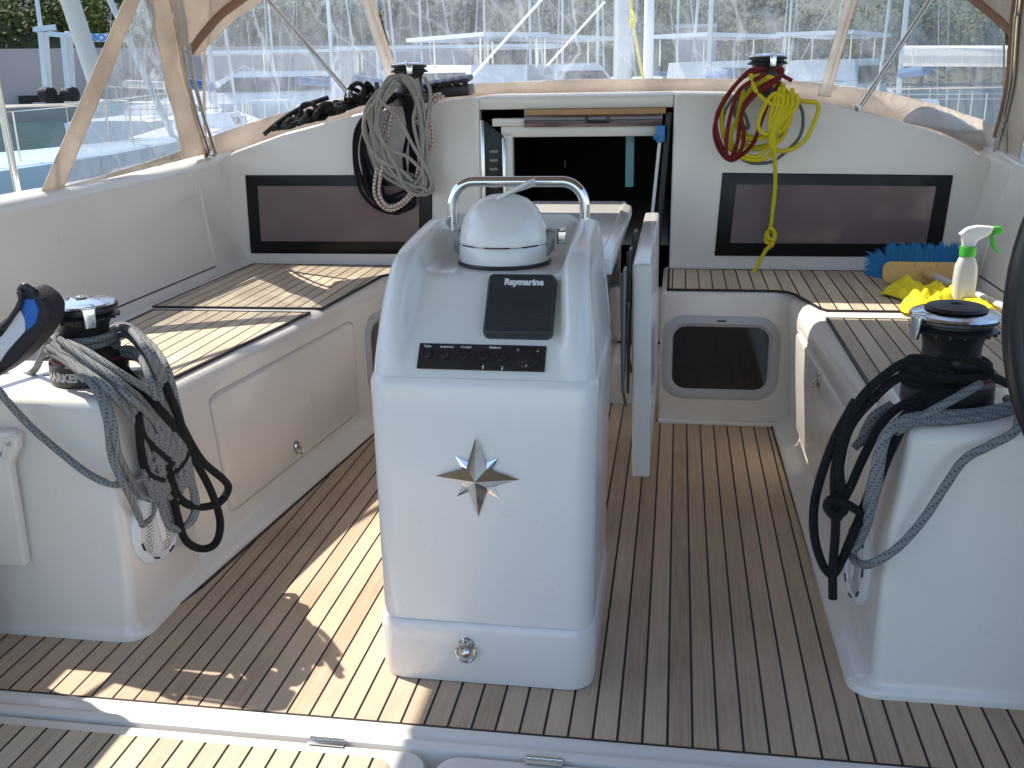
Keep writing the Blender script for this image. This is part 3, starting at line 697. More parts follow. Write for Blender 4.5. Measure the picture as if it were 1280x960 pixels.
# handrail
m = MB(); zc = .965
pa = aty(566,272,2.41); pb2 = aty(731,272,2.41); zt = aty(650,227,2.41).z
xL, xR = pa.x, pb2.x
pts = [(xL,2.41,.93),(xL,2.41,.985)]+[(xL+.055*(1-math.cos(a)), 2.41, zt-.058+.058*math.sin(a)) for a in [R(9*k) for k in range(0,11)]]
pts += [(xR-.055*(1-math.cos(a)), 2.41, zt-.058+.058*math.sin(a)) for a in [R(90-9*k) for k in range(0,11)]]+[(xR,2.41,.985),(xR,2.41,.93)]
m.tube(pts, .0125, 20); m.build('handrail', M_chrome, ped, ang=60)
# star emblem
sc0 = aty(597,596,1.926); m = MB()
def star(mb, c, R1, r1, a0, hgt, n=4):
    vs = [c+Vector((0,-hgt,0))]
    for k in range(2*n):
        a = a0+PI*k/n; rr = R1[k//2 % len(R1)] if k % 2 == 0 else r1
        vs.append(c+Vector((rr*math.sin(a), 0, rr*math.cos(a))))
    vs.append(c+Vector((0,.004,0)))
    b = len(mb.v); mb.add(vs, [(0,1+k,1+(k+1)%(2*n)) for k in range(2*n)]+[(2*n+1,1+(k+1)%(2*n),1+k) for k in range(2*n)])
star(m, sc0+Vector((0,-.002,0)), [.066], .024, R(45), .010)
star(m, sc0+Vector((0,-.006,0)), [.091,.090,.090,.090], .031, 0, .024)
m.build('star_emblem', M_chrome, ped, smooth=False)
# pad eye
e0 = aty(583,806,1.905); m = MB(); rx90 = Matrix.Rotation(PI/2,3,'X')
m.lathe([(0,0),(.017,0),(.018,.004),(.014,.009),(0,.010)], e0+Vector((0,.003,0)), seg=20, rot=rx90, cap=False)
m.lathe([(0,0),(.010,0),(.010,.014),(.006,.018),(0,.018)], e0+Vector((0,.003,.006)), seg=16, rot=rx90, cap=False)
m.lathe([(0,0),(.010,0),(.010,.012),(.006,.015),(0,.015)], e0+Vector((0,.003,-.018)), seg=16, rot=rx90, cap=False)
pe = m.build('pad_eye', M_steel, ped)
m = MB(); m.tube([e0+Vector((.021*math.sin(a), -.008-.004*math.cos(a), -.014-.021*math.cos(a))) for a in [R(k) for k in range(-115,116,10)]], .0036, 8); m.build('ring', M_steel, pe)
# compass
cc = Vector((.008, 2.235, .893)); comp = MB()
comp.lathe([(.0,0),(.104,0),(.106,.004),(.104,.009),(.09,.010)], cc, seg=48, cap=False); co = comp.build('compass', M_blackp, ped)
m = MB(); m.lathe([(.095,.006),(.1025,.008),(.102,.040),(.099,.047),(.090,.049)], cc, seg=48, cap=False); m.build('housing', M_gel2, co)
m = MB(); rings = []
prof = [(.1015,.049),(.101,.060),(.097,.080),(.088,.104),(.074,.126),(.054,.143),(.030,.152),(.0,.155)]
m.lathe(prof, cc, seg=48, cap=False); m.build('hood', M_gel2, co)
m = MB()
prismb(m, [cc+Vector(p) for p in ((-.020,.03,.140),(-.012,-.040,.142),(.040,-.045,.168),(.062,-.035,.180),(.070,.010,.182),(.066,.05,.165))], (0,0,.008), .003); m.build('hood_tab', M_gel2, co)
for s in (-1,1):
    m = MB(); prismb(m, [cc+Vector((s*.098,-.028,.018)),cc+Vector((s*.112,-.020,.03)),cc+Vector((s*.115,-.012,.072)),cc+Vector((s*.098,-.016,.078))], (0,.03,0), .003)
    m.build('clip', M_greyd, co)
for a0, a1 in ((-106,-74),(-145,-122),(-58,-35)):
    m = MB(); m.tube([cc+Vector((.1025*math.cos(R(a)), .1025*math.sin(R(a)), .0485)) for a in [lerp(a0,a1,k/8) for k in range(9)]], .0016, 6); m.build('slot', M_blackp, co)
m = MB(); m.box(cc+Vector((.128,.02,.055)), (.022,.012,.03), bev=.003); m.lathe([(0,0),(.012,0),(.012,.004),(0,.006)], cc+Vector((.128,.02,.072)), seg=14, cap=False); m.build('bracket', M_steel, co)

# ================================================================== table
tb = empty('cockpit_table', (0,3.1,0), 'white folding cockpit table with lowered leaf behind the pedestal', 'table')
m = MB(); m.box((0.0,3.10,.840),(.42,1.28,.022),bev=.008); m.build('table_top', M_gel2, tb)
m = MB(); m.box((0,3.06,.60),(.40,1.10,.44),bev=.02); m.build('box', M_gel2, tb)
m = MB(); m.loft([rr3(.12,2.62,2.78,.03,.0), rr3(.10,2.63,2.77,.03,.40)]); m.loft([rr3(.12,3.40,3.52,.03,.0), rr3(.10,3.41,3.51,.03,.40)]); m.build('leg', M_gel2, tb)
m = MB(); a = aty(790,330,2.6); b = aty(815,330,2.6); lo = aty(800,597,2.6).z
m.box(((a.x+b.x)/2+.004, 3.11, (a.z+lo)/2), (.050,1.02,a.z-lo), rot=Matrix.Rotation(R(-.8),3,'Y'), bev=.009, seg=4); m.build('leaf', M_gel2, tb)
m = MB(); m.box((-.245,3.11,.55),(.030,1.02,.55),bev=.008); m.build('leaf', M_gel2, tb)
m = MB()    # raised fiddle at the folded edge
prismb(m, [(.185,2.50,.815),(.235,2.50,.815),(.235,2.50,.850),(.205,2.50,.862)], (0,1.1,0), .006); m.build('fiddle', M_gel2, tb)
for Y in (2.62,2.95,3.3):
    m = MB(); m.box((.262,Y,.66),(.010,.07,.30),bev=.003); m.box((.272,Y+.05,.58),(.008,.04,.26),rot=Matrix.Rotation(R(9),3,'X'),bev=.003)
    m.tube([(.255,Y-.02,.80),(.262,Y-.02,.48),(.268,Y+.04,.42)], .005, 8)
    m.build('hinge_bracket', M_greyd, tb)

# ================================================================== winches
def winch(c, s, label, group, arm=0.0, top='chrome', text=False, wide=1.0):
    root = empty('winch', c, label, 'winch', group); c = Vector(c)
    def P(pr): return [(r*s, z*s) for r, z in pr]
    b = MB(); b.lathe(P([(0,0),(.094,0),(.096,.006),(.094,.052),(.088,.058),(.0,.060)]), c, seg=48, cap=False); ba = b.build('base', M_blackp, root)
    b = MB(); b.lathe(P([(.086,.0585),(.0885,.0585),(.0885,.0615),(.086,.0615)]), c, seg=48, cap=False); b.build('trim_ring', M_red, ba)
    b = MB(); b.lathe(P([(.0,.060),(.086,.062),(.084,.072),(.068,.085),(.060,.105),(.059,.125),(.063,.145),(.074,.160),(.078,.166),(.0,.168)]), c, seg=48, cap=False); b.build('drum', M_black, root)
    b = MB(); b.lathe(P([(.0,.164),(.070,.166),(.086,.163),(.088,.168),(.074,.176),(.074,.180),(.088,.185),(.087,.191),(.06,.193),(0,.193)]), c, seg=48, cap=False)
    for k in range(20):
        a = 2*PI*k/20
        b.box(c+Vector((.084*s*math.cos(a), .084*s*math.sin(a), .163*s)), (.012*s,.005*s,.006*s), rot=Matrix.Rotation(a,3,'Z'))
    b.build('jaw', M_blackp, root)
    b = MB(); b.lathe(P([(.050,.192),(.084*wide,.192),(.0865*wide,.195),(.084*wide,.200),(.066,.205),(.040,.209),(.030,.2095)]), c, seg=48, cap=False)
    ar = Matrix.Rotation(arm,3,'Z')
    def A(x,y,z): return c+ar@Vector((x*s,y*s,z*s))
    prismb(b, [A(.055,-.020,.194),(A(.098,-.018,.194)),A(.101,0,.194),A(.098,.018,.194),A(.055,.020,.194)], (0,0,.010*s), .003)
    prismb(b, [A(.094,-.017,.196),A(.102,-.015,.196),A(.100,-.014,.150),A(.100,.014,.150),A(.102,.015,.196),A(.094,.017,.196)][0:0] or [A(.092,-.016,.200),A(.092,.016,.200),A(.094,.012,.150),A(.094,-.012,.150)], (ar@Vector((.009*s,0,0))), .003)
    b.build('self_tailer', M_chromer, root, ang=45)
    b = MB(); b.lathe(P([(.0,.208),(.030,.2085),(.036 if top=='black' else .024,.2095),(.034 if top=='black' else .022,.213),(.012,.213),(.011,.206),(0,.206)]), c, seg=30, cap=False); b.build('cap', M_black if top=='black' else M_chrome, root)
    return root
wL = winch((-1.030,2.19,.600), .97, 'black winch with worn chrome top on the left plinth', 'black self tailing winches', arm=R(-48))
_a = R(-11); _o = (-1.030+.0932*math.sin(_a), 2.19-.0932*math.cos(_a), .626)
text_mesh('HARKEN', .028, M_printg, basis(_o, (math.cos(_a), math.sin(_a), 0), (0,0,1)), [o for o in wL.children if o.name.startswith('base')][0], bold=.0014, bendr=.0932)
wR = winch((.985,2.215,.600), 1.0, 'black winch with scratched chrome rim and black centre on the right plinth', 'black self tailing winches', arm=R(205), top='black', wide=1.08)
# dished black centre of the starboard winch
m = MB(); m.lathe([(.0,.205),(.05,.2065),(.064,.2085),(.058,.215),(.030,.219),(.014,.219),(.012,.213),(0,.213)], (.985,2.215,.600), seg=40, cap=False); m.build('cap', M_black, wR)
winch((-.755,4.38,1.178), .88, 'smaller black winch on the cabin roof, hung with grey and black coils', 'black self tailing winches', arm=R(-75))
winch((.738,4.38,1.182), .88, 'smaller black winch on the cabin roof, hung with red and yellow coils', 'black self tailing winches', arm=R(-80))
# rope clutches
cl = empty('rope_clutch', (-.62,4.50,1.21), 'black bank of rope clutches on the cabin roof beside the companionway', 'rope clutch')
m = MB(); a,b,c,d = pxr(515,106,588,121,4.5); m.box(((a+b)/2,4.53,(c+d)/2-.005),(b-a,.14,d-c),rot=Matrix.Rotation(R(-4),3,'Y'),bev=.008); m.build('body', M_blackp, cl)
for k in range(6):
    p = aty(528+k*11, 111-k*1.6, 4.47); m = MB(); m.box(p+Vector((0,.02,.014)), (.030,.13,.022), rot=Matrix.Rotation(R(8),3,'X'), bev=.006); m.build('lever', M_black, cl)

# ================================================================== ropes
def rope(name, label, mat, pts, r, group=None, n=9, parent=None, seg=8, cat='rope'):
    """pts: list of strands; each strand a list of 3D points"""
    mb = MB()
    for st in pts: mb.tube(spline(st, n), r, seg)
    o = mb.build(name, mat, parent, ang=70)
    if parent is None: tag(o, label, cat, group)
    return o
def yb(l, Y): return [aty(p[0], p[1], Y if len(p) < 3 else p[2]) for p in l]
rnd = random.Random(3)
YB = 4.205      # ropes hang just behind-facing side of the bulkhead wall at 4.25
def coil(top, bl, bb, br, n, Y0, Y1, j=5, jb=None, drop=0, topY=4.27):
    """one long strand of n hanging loops: top, left bulge, bottom and right bulge in picture pixels"""
    jb = jb or j; out = []
    for k in range(n):
        Y = lerp(Y0, Y1, (k+.5)/n)+rnd.uniform(-.004,.004)
        a = rnd.uniform
        t = (top[0]+a(-j,j), top[1]+a(-2,3)); L = (bl[0]+a(-j,j)*1.2, bl[1]+a(-8,8)); B = (bb[0]+a(-jb,jb)*1.3, bb[1]+a(-2.6,1)*jb); Rr = (br[0]+a(-j,j), br[1]+a(-8,8))
        out += [aty(t[0]-4,t[1],topY), aty(lerp(t[0],L[0],.72),lerp(t[1],L[1],.38),Y), aty(L[0],L[1],Y), aty(lerp(L[0],B[0],.35)-2,lerp(L[1],B[1],.72),Y), aty(B[0]-7,B[1]-2,Y), aty(B[0]+7,B[1]-2,Y-.012), aty(lerp(Rr[0],B[0],.3)+3,lerp(Rr[1],B[1],.7),Y-.012), aty(Rr[0],Rr[1],Y-.010), aty(lerp(t[0]+10,Rr[0],.72),lerp(t[1],Rr[1],.38),Y-.006), aty(t[0]+12,t[1],topY)]
    return out
halyards = 'rope coils hanging on the cabin winches'
rope('rope_coil', 'black rope coil hanging on the cabin winch at the outer side of the grey coil', M_rblack,
     [coil((492,122),(450,185),(492,262),(520,190),6,4.225,4.19,7,6), yb([(500,118),(470,132),(446,160),(443,200),(450,236),(468,258),(494,266),(512,250)],4.20), yb([(498,120),(462,140),(455,175),(462,205),(480,240)],4.19),
      yb([(505,130),(510,160),(505,200),(512,235),(518,255),(505,264)],4.2)], .0078, halyards)
rope('rope_coil', 'white rope with red flecks looping lowest below the left cabin winch', M_rfleck,
     [yb([(552,118),(541,122),(533,150),(534,190),(526,225),(512,248),(492,262),(478,258),(468,240),(472,205),(480,160),(490,130)],4.17),
      yb([(556,121),(540,130),(530,165),(522,215),(515,238),(500,254),(484,257),(474,240),(478,208),(484,175),(490,140)],4.155),
      yb([(548,122),(536,140),(541,172),(536,190),(524,200),(529,170),(521,150)],4.16)], .0080, halyards)
g1 = [coil((497,98),(463,150),(522,236),(530,160),9,4.185,4.12,7,6)]
g1 += [yb([(494,100),(478,128),(470,160),(486,185),(512,198),(532,222),(526,243),(508,236),(494,206),(476,170),(473,140),(492,112)],4.11),
       yb([(500,105),(480,118),(458,142),(456,170),(474,200),(500,212),(516,226)],4.115),
       yb([(478,112),(474,122),(484,134),(500,150),(514,178),(530,205),(540,226),(536,238),(524,232)],4.10),
       yb([(521,98),(524,120),(517,150),(524,185),(534,215)],4.11), yb([(530,96),(538,116),(535,150),(528,190),(538,225),(541,238),(528,244)],4.115)]
rope('rope_coil', 'thick pale grey rope coil on the left cabin winch', M_rgrey2, g1, .0080, halyards)
# black tangle lying on the roof
tg = []
for k in range(14):
    st = []
    for i in range(13):
        t = i/12; px = lerp(350, 474, t)+rnd.uniform(-10,10); base = lerp(158, 118, t)
        st.append(aty(px, base-abs(rnd.gauss(0,1))*7*(.45+t)+4, 4.46+rnd.uniform(-.07,.10)))
    tg.append(st)
tg += [yb([(330,168,4.4),(352,150,4.45),(380,133,4.45),(410,122,4.45)],4.45), yb([(440,122),(438,110),(448,104),(456,112),(452,126),(470,130)],4.42), yb([(376,143),(378,132),(390,130),(398,140),(386,150)],4.42)]
rope('rope_heap', 'tangled black rope heap lying on the cabin roof, left of the clutches', M_rblack, tg, .0105, n=6)
# starboard
rope('rope_coil', 'thin mid grey line between the yellow and red coils', M_rthin,
     [yb([(952,96),(920,118),(904,146),(908,176),(930,200),(955,204),(975,196),(1000,170),(1003,140),(992,122)],4.18), yb([(950,98),(925,125),(922,150),(935,160),(932,145),(925,135)],4.165), yb([(945,100),(918,130),(928,168),(945,178)],4.17)], .0065, halyards)
yl = [coil((952,98),(920,150),(945,184),(985,140),5,4.19,4.15,6,5),
      yb([(962,100),(940,110),(925,140),(913,170),(922,188),(945,196),(962,182),(970,165)],4.15),
      yb([(905,120),(902,150),(908,178),(925,196),(950,200),(965,190),(972,172)],4.145),
      yb([(975,120),(1000,126),(1022,130),(1019,150),(1006,175),(985,188),(968,186),(962,172)],4.15),
      yb([(938,92),(944,112),(960,128),(985,136),(975,158),(960,168),(948,160),(952,140),(966,118),(978,122),(988,140),(978,162),(962,166)],4.12)]
for k in range(6): yl.append(yb([(970+5*k,112+rnd.uniform(-4,6)),(966+6*k,132),(962+3*k,152),(963,172),(966,186)],4.125-.003*k))
rope('rope_coil', 'bright yellow rope coil with a knotted tail reaching down to the teak', M_ryel,
     yl+[[aty(966,160,4.11),aty(968,190,4.12),aty(969,230,4.20),aty(966,262,4.21),aty(963,285,4.21),aty(958,293,4.19),aty(965,300,4.18),aty(969,292,4.20),aty(960,289,4.21),aty(957,300,4.20),aty(966,305,4.18),aty(958,312,4.18),aty(950,326,4.15),aty(941,342,4.10),aty(937,346,4.09)],
         [aty(961,284,4.2),aty(968,290,4.19),aty(966,303,4.18),aty(958,302,4.19),aty(960,290,4.2)]], .0082, halyards)
rope('rope_coil', 'dark red rope coil hanging left of the yellow one', M_rred,
     [yb([(956,88),(938,88),(918,108),(901,135),(893,162),(898,185),(912,200),(928,193),(942,178),(952,150),(962,125),(975,102)],4.14),
      yb([(955,86),(930,96),(907,122),(895,150),(900,178),(912,197),(921,180),(925,155),(932,128),(950,110),(974,96)],4.13),
      yb([(958,92),(925,112),(913,145),(908,175),(910,198),(926,188),(930,165),(927,142),(945,118),(972,100),(978,88),(972,84)],4.12),
      yb([(970,86),(978,94),(990,101)],4.13)], .0078, halyards)

# coil on the port plinth winch ------------------------------------------------
def pl(l, bias=0.0):
    out = []
    for p in l:
        x, y = p[:2]
        if len(p) > 2: out.append(aty(x, y, p[2])); continue
        Y = 2.00+max(0,(x-140))/140*.30-bias
        q = aty(x, y, Y)
        lim = -.868-.03*max(0,min(1,q.z/.58))+.016
        if q.z < .60 and q.x < lim and q.y > 1.985: q = atx(x, y, lim)
        out.append(q)
    return out
rnd = random.Random(11)
def nearcoil(strands): return [pl(s) for s in strands]
nc = 'rope coils on the plinth winches'
rope('rope_coil', 'black rope hanging in two wide bights behind the grey coil at left', M_rblack,
     [pl([(150,440,2.27),(180,445,2.28),(205,480),(226,530),(252,575),(280,600),(285,612),(274,628),(250,634),(228,626),(216,604),(208,570)]),
      pl([(140,445,2.28),(185,452,2.29),(215,500),(236,560),(262,610),(275,650),(270,678),(252,686),(232,675),(222,645),(215,615),(206,580)]),
      pl([(130,448,2.28),(160,470,2.2),(172,510),(176,560),(184,590),(204,600)]), pl([(150,455,2.2),(190,500),(222,540),(235,560),(222,585),(205,595)]),
      pl([(120,440,2.10),(150,470,2.08),(168,505),(180,545),(215,580)])], .0105, nc, n=10)
gs = []
gs.append(pl([(128,432,2.27),(160,412,2.28),(188,438),(204,475),(215,512),(226,556),(238,600),(242,640),(225,662),(205,650),(202,620),(212,596),(214,570)]))
gs.append(pl([(120,425,2.26),(152,408,2.27),(178,430),(198,470),(212,520),(224,560),(232,590),(224,606)]))
gs.append(pl([(84,428,2.09),(110,440,2.06),(150,466,2.04),(190,492),(216,520),(232,562),(240,600),(246,632),(240,652),(222,660),(208,652),(203,628),(206,600),(200,560)]))
gs.append(pl([(74,424,2.09),(104,446,2.05),(145,474,2.02),(176,500),(206,535),(226,575),(236,598),(226,610),(208,606),(196,590)]))
gs.append(pl([(66,430,2.10),(98,456,2.05),(136,486,2.0),(168,520),(190,556),(206,590),(212,610),(196,616),(182,602),(180,580)]))
gs.append(pl([(60,434,2.10),(94,456,2.05),(124,486,2.00),(140,522,1.968),(148,566,1.975),(165,602),(180,622),(204,620),(214,590),(208,550),(200,520)]))
gs.append(pl([(58,438,2.11),(88,456,2.05),(118,484,1.995),(133,524,1.965),(140,574,1.97),(158,612,1.985),(172,642),(178,656),(190,642),(195,612),(192,590)]))
gs.append(pl([(64,434,2.10),(96,460,2.04),(140,494,2.0),(170,530),(184,566),(190,592),(198,610),(206,592),(204,555),(190,520)]))
gs.append(pl([(140,440,2.2),(175,450,2.2),(196,480),(204,520),(208,560),(214,596),(198,612),(186,596)]))
gs.append(pl([(118,428,2.27),(152,406,2.28),(184,426,2.25),(208,458),(220,500),(230,545),(236,585),(228,604),(214,596)]))
gs.append(pl([(124,436,2.25),(156,418,2.26),(182,446,2.2),(196,484),(208,530),(220,570),(226,600),(216,612)]))
gs.append(pl([(132,448,2.2),(164,436,2.2),(186,470),(196,512),(200,556),(204,594),(196,614),(186,600)]))
gs.append(pl([(90,446,2.07),(128,470,2.04),(164,498,2.02),(192,526),(214,566),(226,600),(222,622),(208,618)]))
for k in range(3):
    a = rnd.uniform
    gs.append(pl([(80+a(-14,8),436+a(-6,10),2.08),(118+a(-5,5),462+a(-6,8),2.04),(158+a(-6,6),496+a(-6,6)),(185+a(-8,8),535+a(-8,8)),(196+a(-9,9),572+a(-8,8)),(205+a(-10,10),604+a(-6,6)),(196+a(-8,8),618+a(-4,4)),(184,600)]))
# turns round the drum
def turns(c, r, z0, z1, n, ph=0):
    return [[Vector((c[0]+(r+.004*math.sin(9*t))*math.cos(2*PI*n*t+ph), c[1]+r*math.sin(2*PI*n*t+ph), lerp(z0,z1,t))) for t in [k/(14*n) for k in range(14*n+1)]]]
gs += turns((-1.030,2.19), .070, .680, .715, 2)
gs.append(pl([(-30,470,1.95),(-5,485,1.93),(12,505,1.94),(40,535,1.965),(75,565,1.965),(110,592,1.965),(140,605,1.975),(165,602),(185,590),(200,565),(196,540)]))
gs.append(pl([(0,468,2.2),(25,470,2.22),(42,464,2.2),(52,445,2.15),(62,425,2.12)]))
rope('rope_coil', 'long grey flecked rope coil hung over the left plinth winch', M_rgrey, gs, .0086, nc, n=9)
rope('rope', 'dark blue line running from the left edge to the left winch foot', simple('navy_rope',(.02,.02,.06),.7), [yb([(-40,466,2.3),(0,470,2.25),(30,474,2.22),(62,472,2.2)],2.2)], .009)
# starboard plinth --------------------------------------------------------------
def pr_(l): return [aty(p[0], p[1], p[2]) for p in l]
bl_ = [pr_([(1215,480,2.33),(1180,456,2.13),(1142,448,2.11),(1131,460,2.10),(1135,478,2.10),(1180,484,2.12),(1230,470,2.17),(1262,480,2.25),(1300,490,2.3)]),
       pr_([(1190,470,2.12),(1140,452,2.10),(1105,470,2.08),(1075,500,2.06),(1055,540,2.05),(1044,585,2.05),(1043,625,2.05)]),
       pr_([(1180,480,2.12),(1130,470,2.09),(1090,500,2.07),(1062,535,2.05),(1050,580,2.04),(1052,615,2.04),(1046,632,2.035)]),
       pr_([(1180,486,2.11),(1140,500,2.08),(1105,525,2.06),(1080,570,2.05),(1062,610,2.04),(1050,632,2.035)]),
       pr_([(1200,488,2.11),(1150,505,2.08),(1118,535,2.05),(1098,575,2.04),(1085,620,2.04),(1065,670,2.05),(1050,705,2.06),(1040,718,2.06),(1028,705,2.06),(1018,670,2.06),(1018,630,2.06),(1028,590,2.06),(1045,545,2.06),(1070,500,2.07)]),
       pr_([(1195,492,2.10),(1140,520,2.06),(1115,560,2.03),(1095,610,2.03),(1078,655,2.04)]),
       pr_([(1045,636,2.03),(1044,670,2.04),(1041,710,2.05),(1041,748,2.05)]),
       pr_([(1075,640,2.03),(1058,630,2.02),(1040,624,2.015),(1034,634,2.01),(1044,644,2.01),(1056,636,2.015),(1050,622,2.03),(1036,628,2.04),(1040,642,2.04),(1052,646,2.03)]),
       pr_([(1165,450,2.2),(1200,446,2.12),(1228,456,2.13),(1236,468,2.15),(1200,474,2.11),(1150,468,2.09)])]
kc = aty(1043,633,2.035)
bl_ += [[kc+Vector((.013*math.cos(a+ph)*math.cos(t_),.012*math.sin(a+ph),.013*math.cos(a+ph)*math.sin(t_)+.006*math.sin(2*a))) for a in [k*.6 for k in range(11)]] for ph, t_ in ((0,.2),(1,1.2),(2,2.2),(.5,-.6))]
bl_ += turns((.985,2.215), .072, .668, .69, 2, 1.0)
rope('rope_coil', 'black rope with a big knot hanging from the right plinth winch', M_rblack, bl_, .0098, nc)
gr_ = [pr_([(1290,512,2.20),(1262,515,2.14),(1230,522,2.09),(1180,526,2.05),(1140,528,2.02),(1112,540,1.99),(1098,565,1.985),(1092,600,2.0),(1088,640,2.02),(1078,670,2.05),(1066,690,2.06)]),
       pr_([(1285,506,2.20),(1250,512,2.13),(1200,520,2.08),(1150,521,2.03),(1116,532,1.995),(1104,560,1.985),(1096,610,2.0),(1084,650,2.03)]),
       pr_([(1258,498,2.18),(1262,506,2.15),(1220,515,2.10),(1170,518,2.05),(1130,524,2.02),(1105,545,2.0),(1093,590,2.0),(1082,640,2.04)]),
       pr_([(1225,480,2.12),(1190,500,2.06),(1150,522,2.03),(1120,540,2.0)]),
       pr_([(1300,508,2.15),(1276,520,2.05),(1268,540,2.0),(1235,558,1.99),(1205,575,1.98),(1180,610,1.965),(1155,648,1.965),(1125,682,1.965),(1095,702,1.97),(1075,705,2.03),(1064,690,2.08),(1068,665,2.08)]),
       pr_([(1120,510,2.12),(1095,520,2.1),(1080,545,2.1),(1068,560,2.1)]), pr_([(1115,505,2.14),(1090,522,2.13),(1074,556,2.12)])]
rope('rope_coil', 'grey flecked rope draped over the right plinth and its aft face', M_rgrey, gr_, .0095, nc)

# ================================================================== loose things
bag = empty('bag', (-1.0,1.95,.75), 'blue, white and black fabric bag at the left edge beside the left winch', 'bag')
YBg = 1.97
out = [(24,366),(34,361),(44,366),(54,374),(61,386),(60,402),(50,420),(34,440),(18,455),(0,468),(-40,490),(-90,480),(-70,430),(-20,415),(6,398),(16,384)]
mb = MB(); prismb(mb, yb(out, YBg), (0,.07,0), .014, 4); mb.build('body', M_fblack, bag)
mb = MB(); prismb(mb, yb([(30,374),(42,374),(48,388),(44,404),(33,414),(30,396),(25,386)], YBg-.003), (0,.01,0), .002); mb.build('blue_panel', M_fblue, bag)
mb = MB(); prismb(mb, yb([(25,388),(31,400),(31,414),(20,426),(8,440),(0,452),(-20,462),(-30,440),(2,420),(14,404)], YBg-.003), (0,.01,0), .002); mb.build('white_panel', M_fwhite, bag)
mb = MB(); mb.tube(spline(yb([(-30,425),(4,408),(18,392),(26,376),(24,364)], YBg-.008),6), .006, 8); mb.tube(spline(yb([(26,364),(30,358),(38,362),(44,366)], YBg+.01),5), .009, 8); mb.build('piping', M_blackg, bag)

bru = empty('deck_brush', (1.3,3.87,.53), 'wooden deck brush with blue bristles standing on the starboard teak', 'brush')
zb = .524; b0 = aty(1108,352,3.86); b1 = aty(1205,352,3.86)
mb = MB(); tilt = Matrix.Rotation(R(-14),3,'X')
cx = (b0.x+b1.x)/2; bz = .575
pts2 = [(x, z) for x, z in rrect(0,0,b1.x-b0.x+.03,.082,.028,5)]
prismb(mb, [Vector((cx,3.86,bz))+tilt@Vector((x,0,z)) for x, z in pts2], tilt@Vector((0,.024,0)), .004)
mb.build('block', M_brushw, bru)
mb = MB(); rnd = random.Random(5)
for k in range(7500):
    u = rnd.uniform(-1,1); hw = (b1.x-b0.x)/2+.012
    x = u*hw; z0 = rnd.uniform(-.030,.036)
    base = Vector((cx,3.885,bz))+tilt@Vector((x,0,z0))
    ln = rnd.uniform(.045,.07); d = Vector((u*.35+(-.5 if u<-.85 else 0)+rnd.gauss(0,.12), .35+rnd.gauss(0,.18), .95+z0*10+rnd.gauss(0,.12))).normalized()
    if u < -.8: d = (d+Vector((-.7,0,-.35*rnd.random()))).normalized()
    sd = d.cross(Vector((0,1,0))).normalized()*.0009; tip = base+d*ln*(1+.12*math.sin(u*23)+.1*math.sin(u*61))
    mb.add([base-sd, base+sd, tip+sd, tip-sd], [(0,1,2,3)])
mb.build('bristles', M_bris, bru, smooth=False, fix=False)
mb = MB(); s0 = Vector((cx+.01,3.858,.572)); hd = Vector((.17,-.52,-.03)).normalized(); q = Vector((0,0,1)).rotation_difference(hd).to_matrix()
mb.lathe([(.0,0),(.021,0),(.019,.03),(.016,.045),(.0,.045)], s0-hd*.004, seg=20, rot=q, cap=False); mb.build('socket', M_brushw, bru)
mb = MB(); mb.tube([s0+hd*.035, s0+hd*.50], .0125, 14); mb.build('handle', M_greyl, bru)

def cloth(name, label, pts, mat, z=.530, h=.022, seed=1, n=46):
    """crumpled cloth: pts = outline in picture pixels on the seat"""
    P3 = [atz(x, y, z) for x, y in pts]; c = sum(P3, Vector())/len(P3); out = spline(P3, 4, closed=True)
    mb = MB(); rings = []
    for k in range(12):
        t = 1-k/11
        ring = []
        for p in out:
            q = c+(p-c)*t; nn = noise.noise(Vector((q.x*16,q.y*16,seed)))+.5*noise.noise(Vector((q.x*40,q.y*40,seed+3)))
            q.z = z+max(.0, h*(1-t**5)*(.75+1.6*nn))+.002; ring.append(q)
        rings.append(ring)
    mb.loft(rings, caps=False); o = mb.build(name, mat, None, ang=80, solid=.003); tag(o, label, 'cloth'); return o
cloth('cleaning_cloth', 'crumpled bright yellow cloth between the brush and the black winch', [(1101,367),(1118,360),(1140,360),(1165,366),(1190,362),(1215,368),(1240,378),(1246,388),(1238,392),(1215,386),(1190,388),(1165,388),(1135,392),(1124,386),(1128,376),(1112,370)], M_cloth, h=.035)

bt = empty('spray_bottle', (1.335,3.50,.523), 'clear spray bottle with green collar and green trigger behind the right winch', 'spray bottle')
bc = Vector((1.352,3.52,.524)); mb = MB()
mb.loft([[bc+Vector((x,y,z)) for x, y in rrect(0,0,w_,d_,min(w_,d_)*.34,5)] for z, w_, d_ in ((0,.062,.05),(.004,.07,.056),(.10,.072,.056),(.14,.068,.052),(.165,.050,.042),(.178,.034,.034))])
mb.build('bottle', M_bottle, bt)
mb = MB(); mb.lathe([(0,.174),(.026,.174),(.027,.178),(.026,.205),(0,.206)], bc, seg=28, cap=False); mb.build('collar', M_green, bt)
mb = MB(); prismb(mb, [bc+Vector(p) for p in ((-.020,-.014,.204),(.018,-.014,.204),(.024,-.014,.226),(.060,-.014,.246),(.072,-.014,.272),(.020,-.014,.276),(-.012,-.014,.268),(-.036,-.014,.246),(-.026,-.014,.240))], (0,.028,0), .007); mb.build('spray_head', M_white, bt)
mb = MB(); prismb(mb, [bc+Vector(p) for p in ((.066,-.012,.272),(.074,-.012,.244),(.098,-.012,.246),(.102,-.012,.262),(.092,-.012,.274))], (0,.024,0), .006)
prismb(mb, [bc+Vector(p) for p in ((.060,-.008,.248),(.074,-.008,.248),(.084,-.008,.21),(.100,-.008,.186),(.092,-.008,.183),(.072,-.008,.205))], (0,.016,0), .003); mb.build('trigger', M_green, bt)

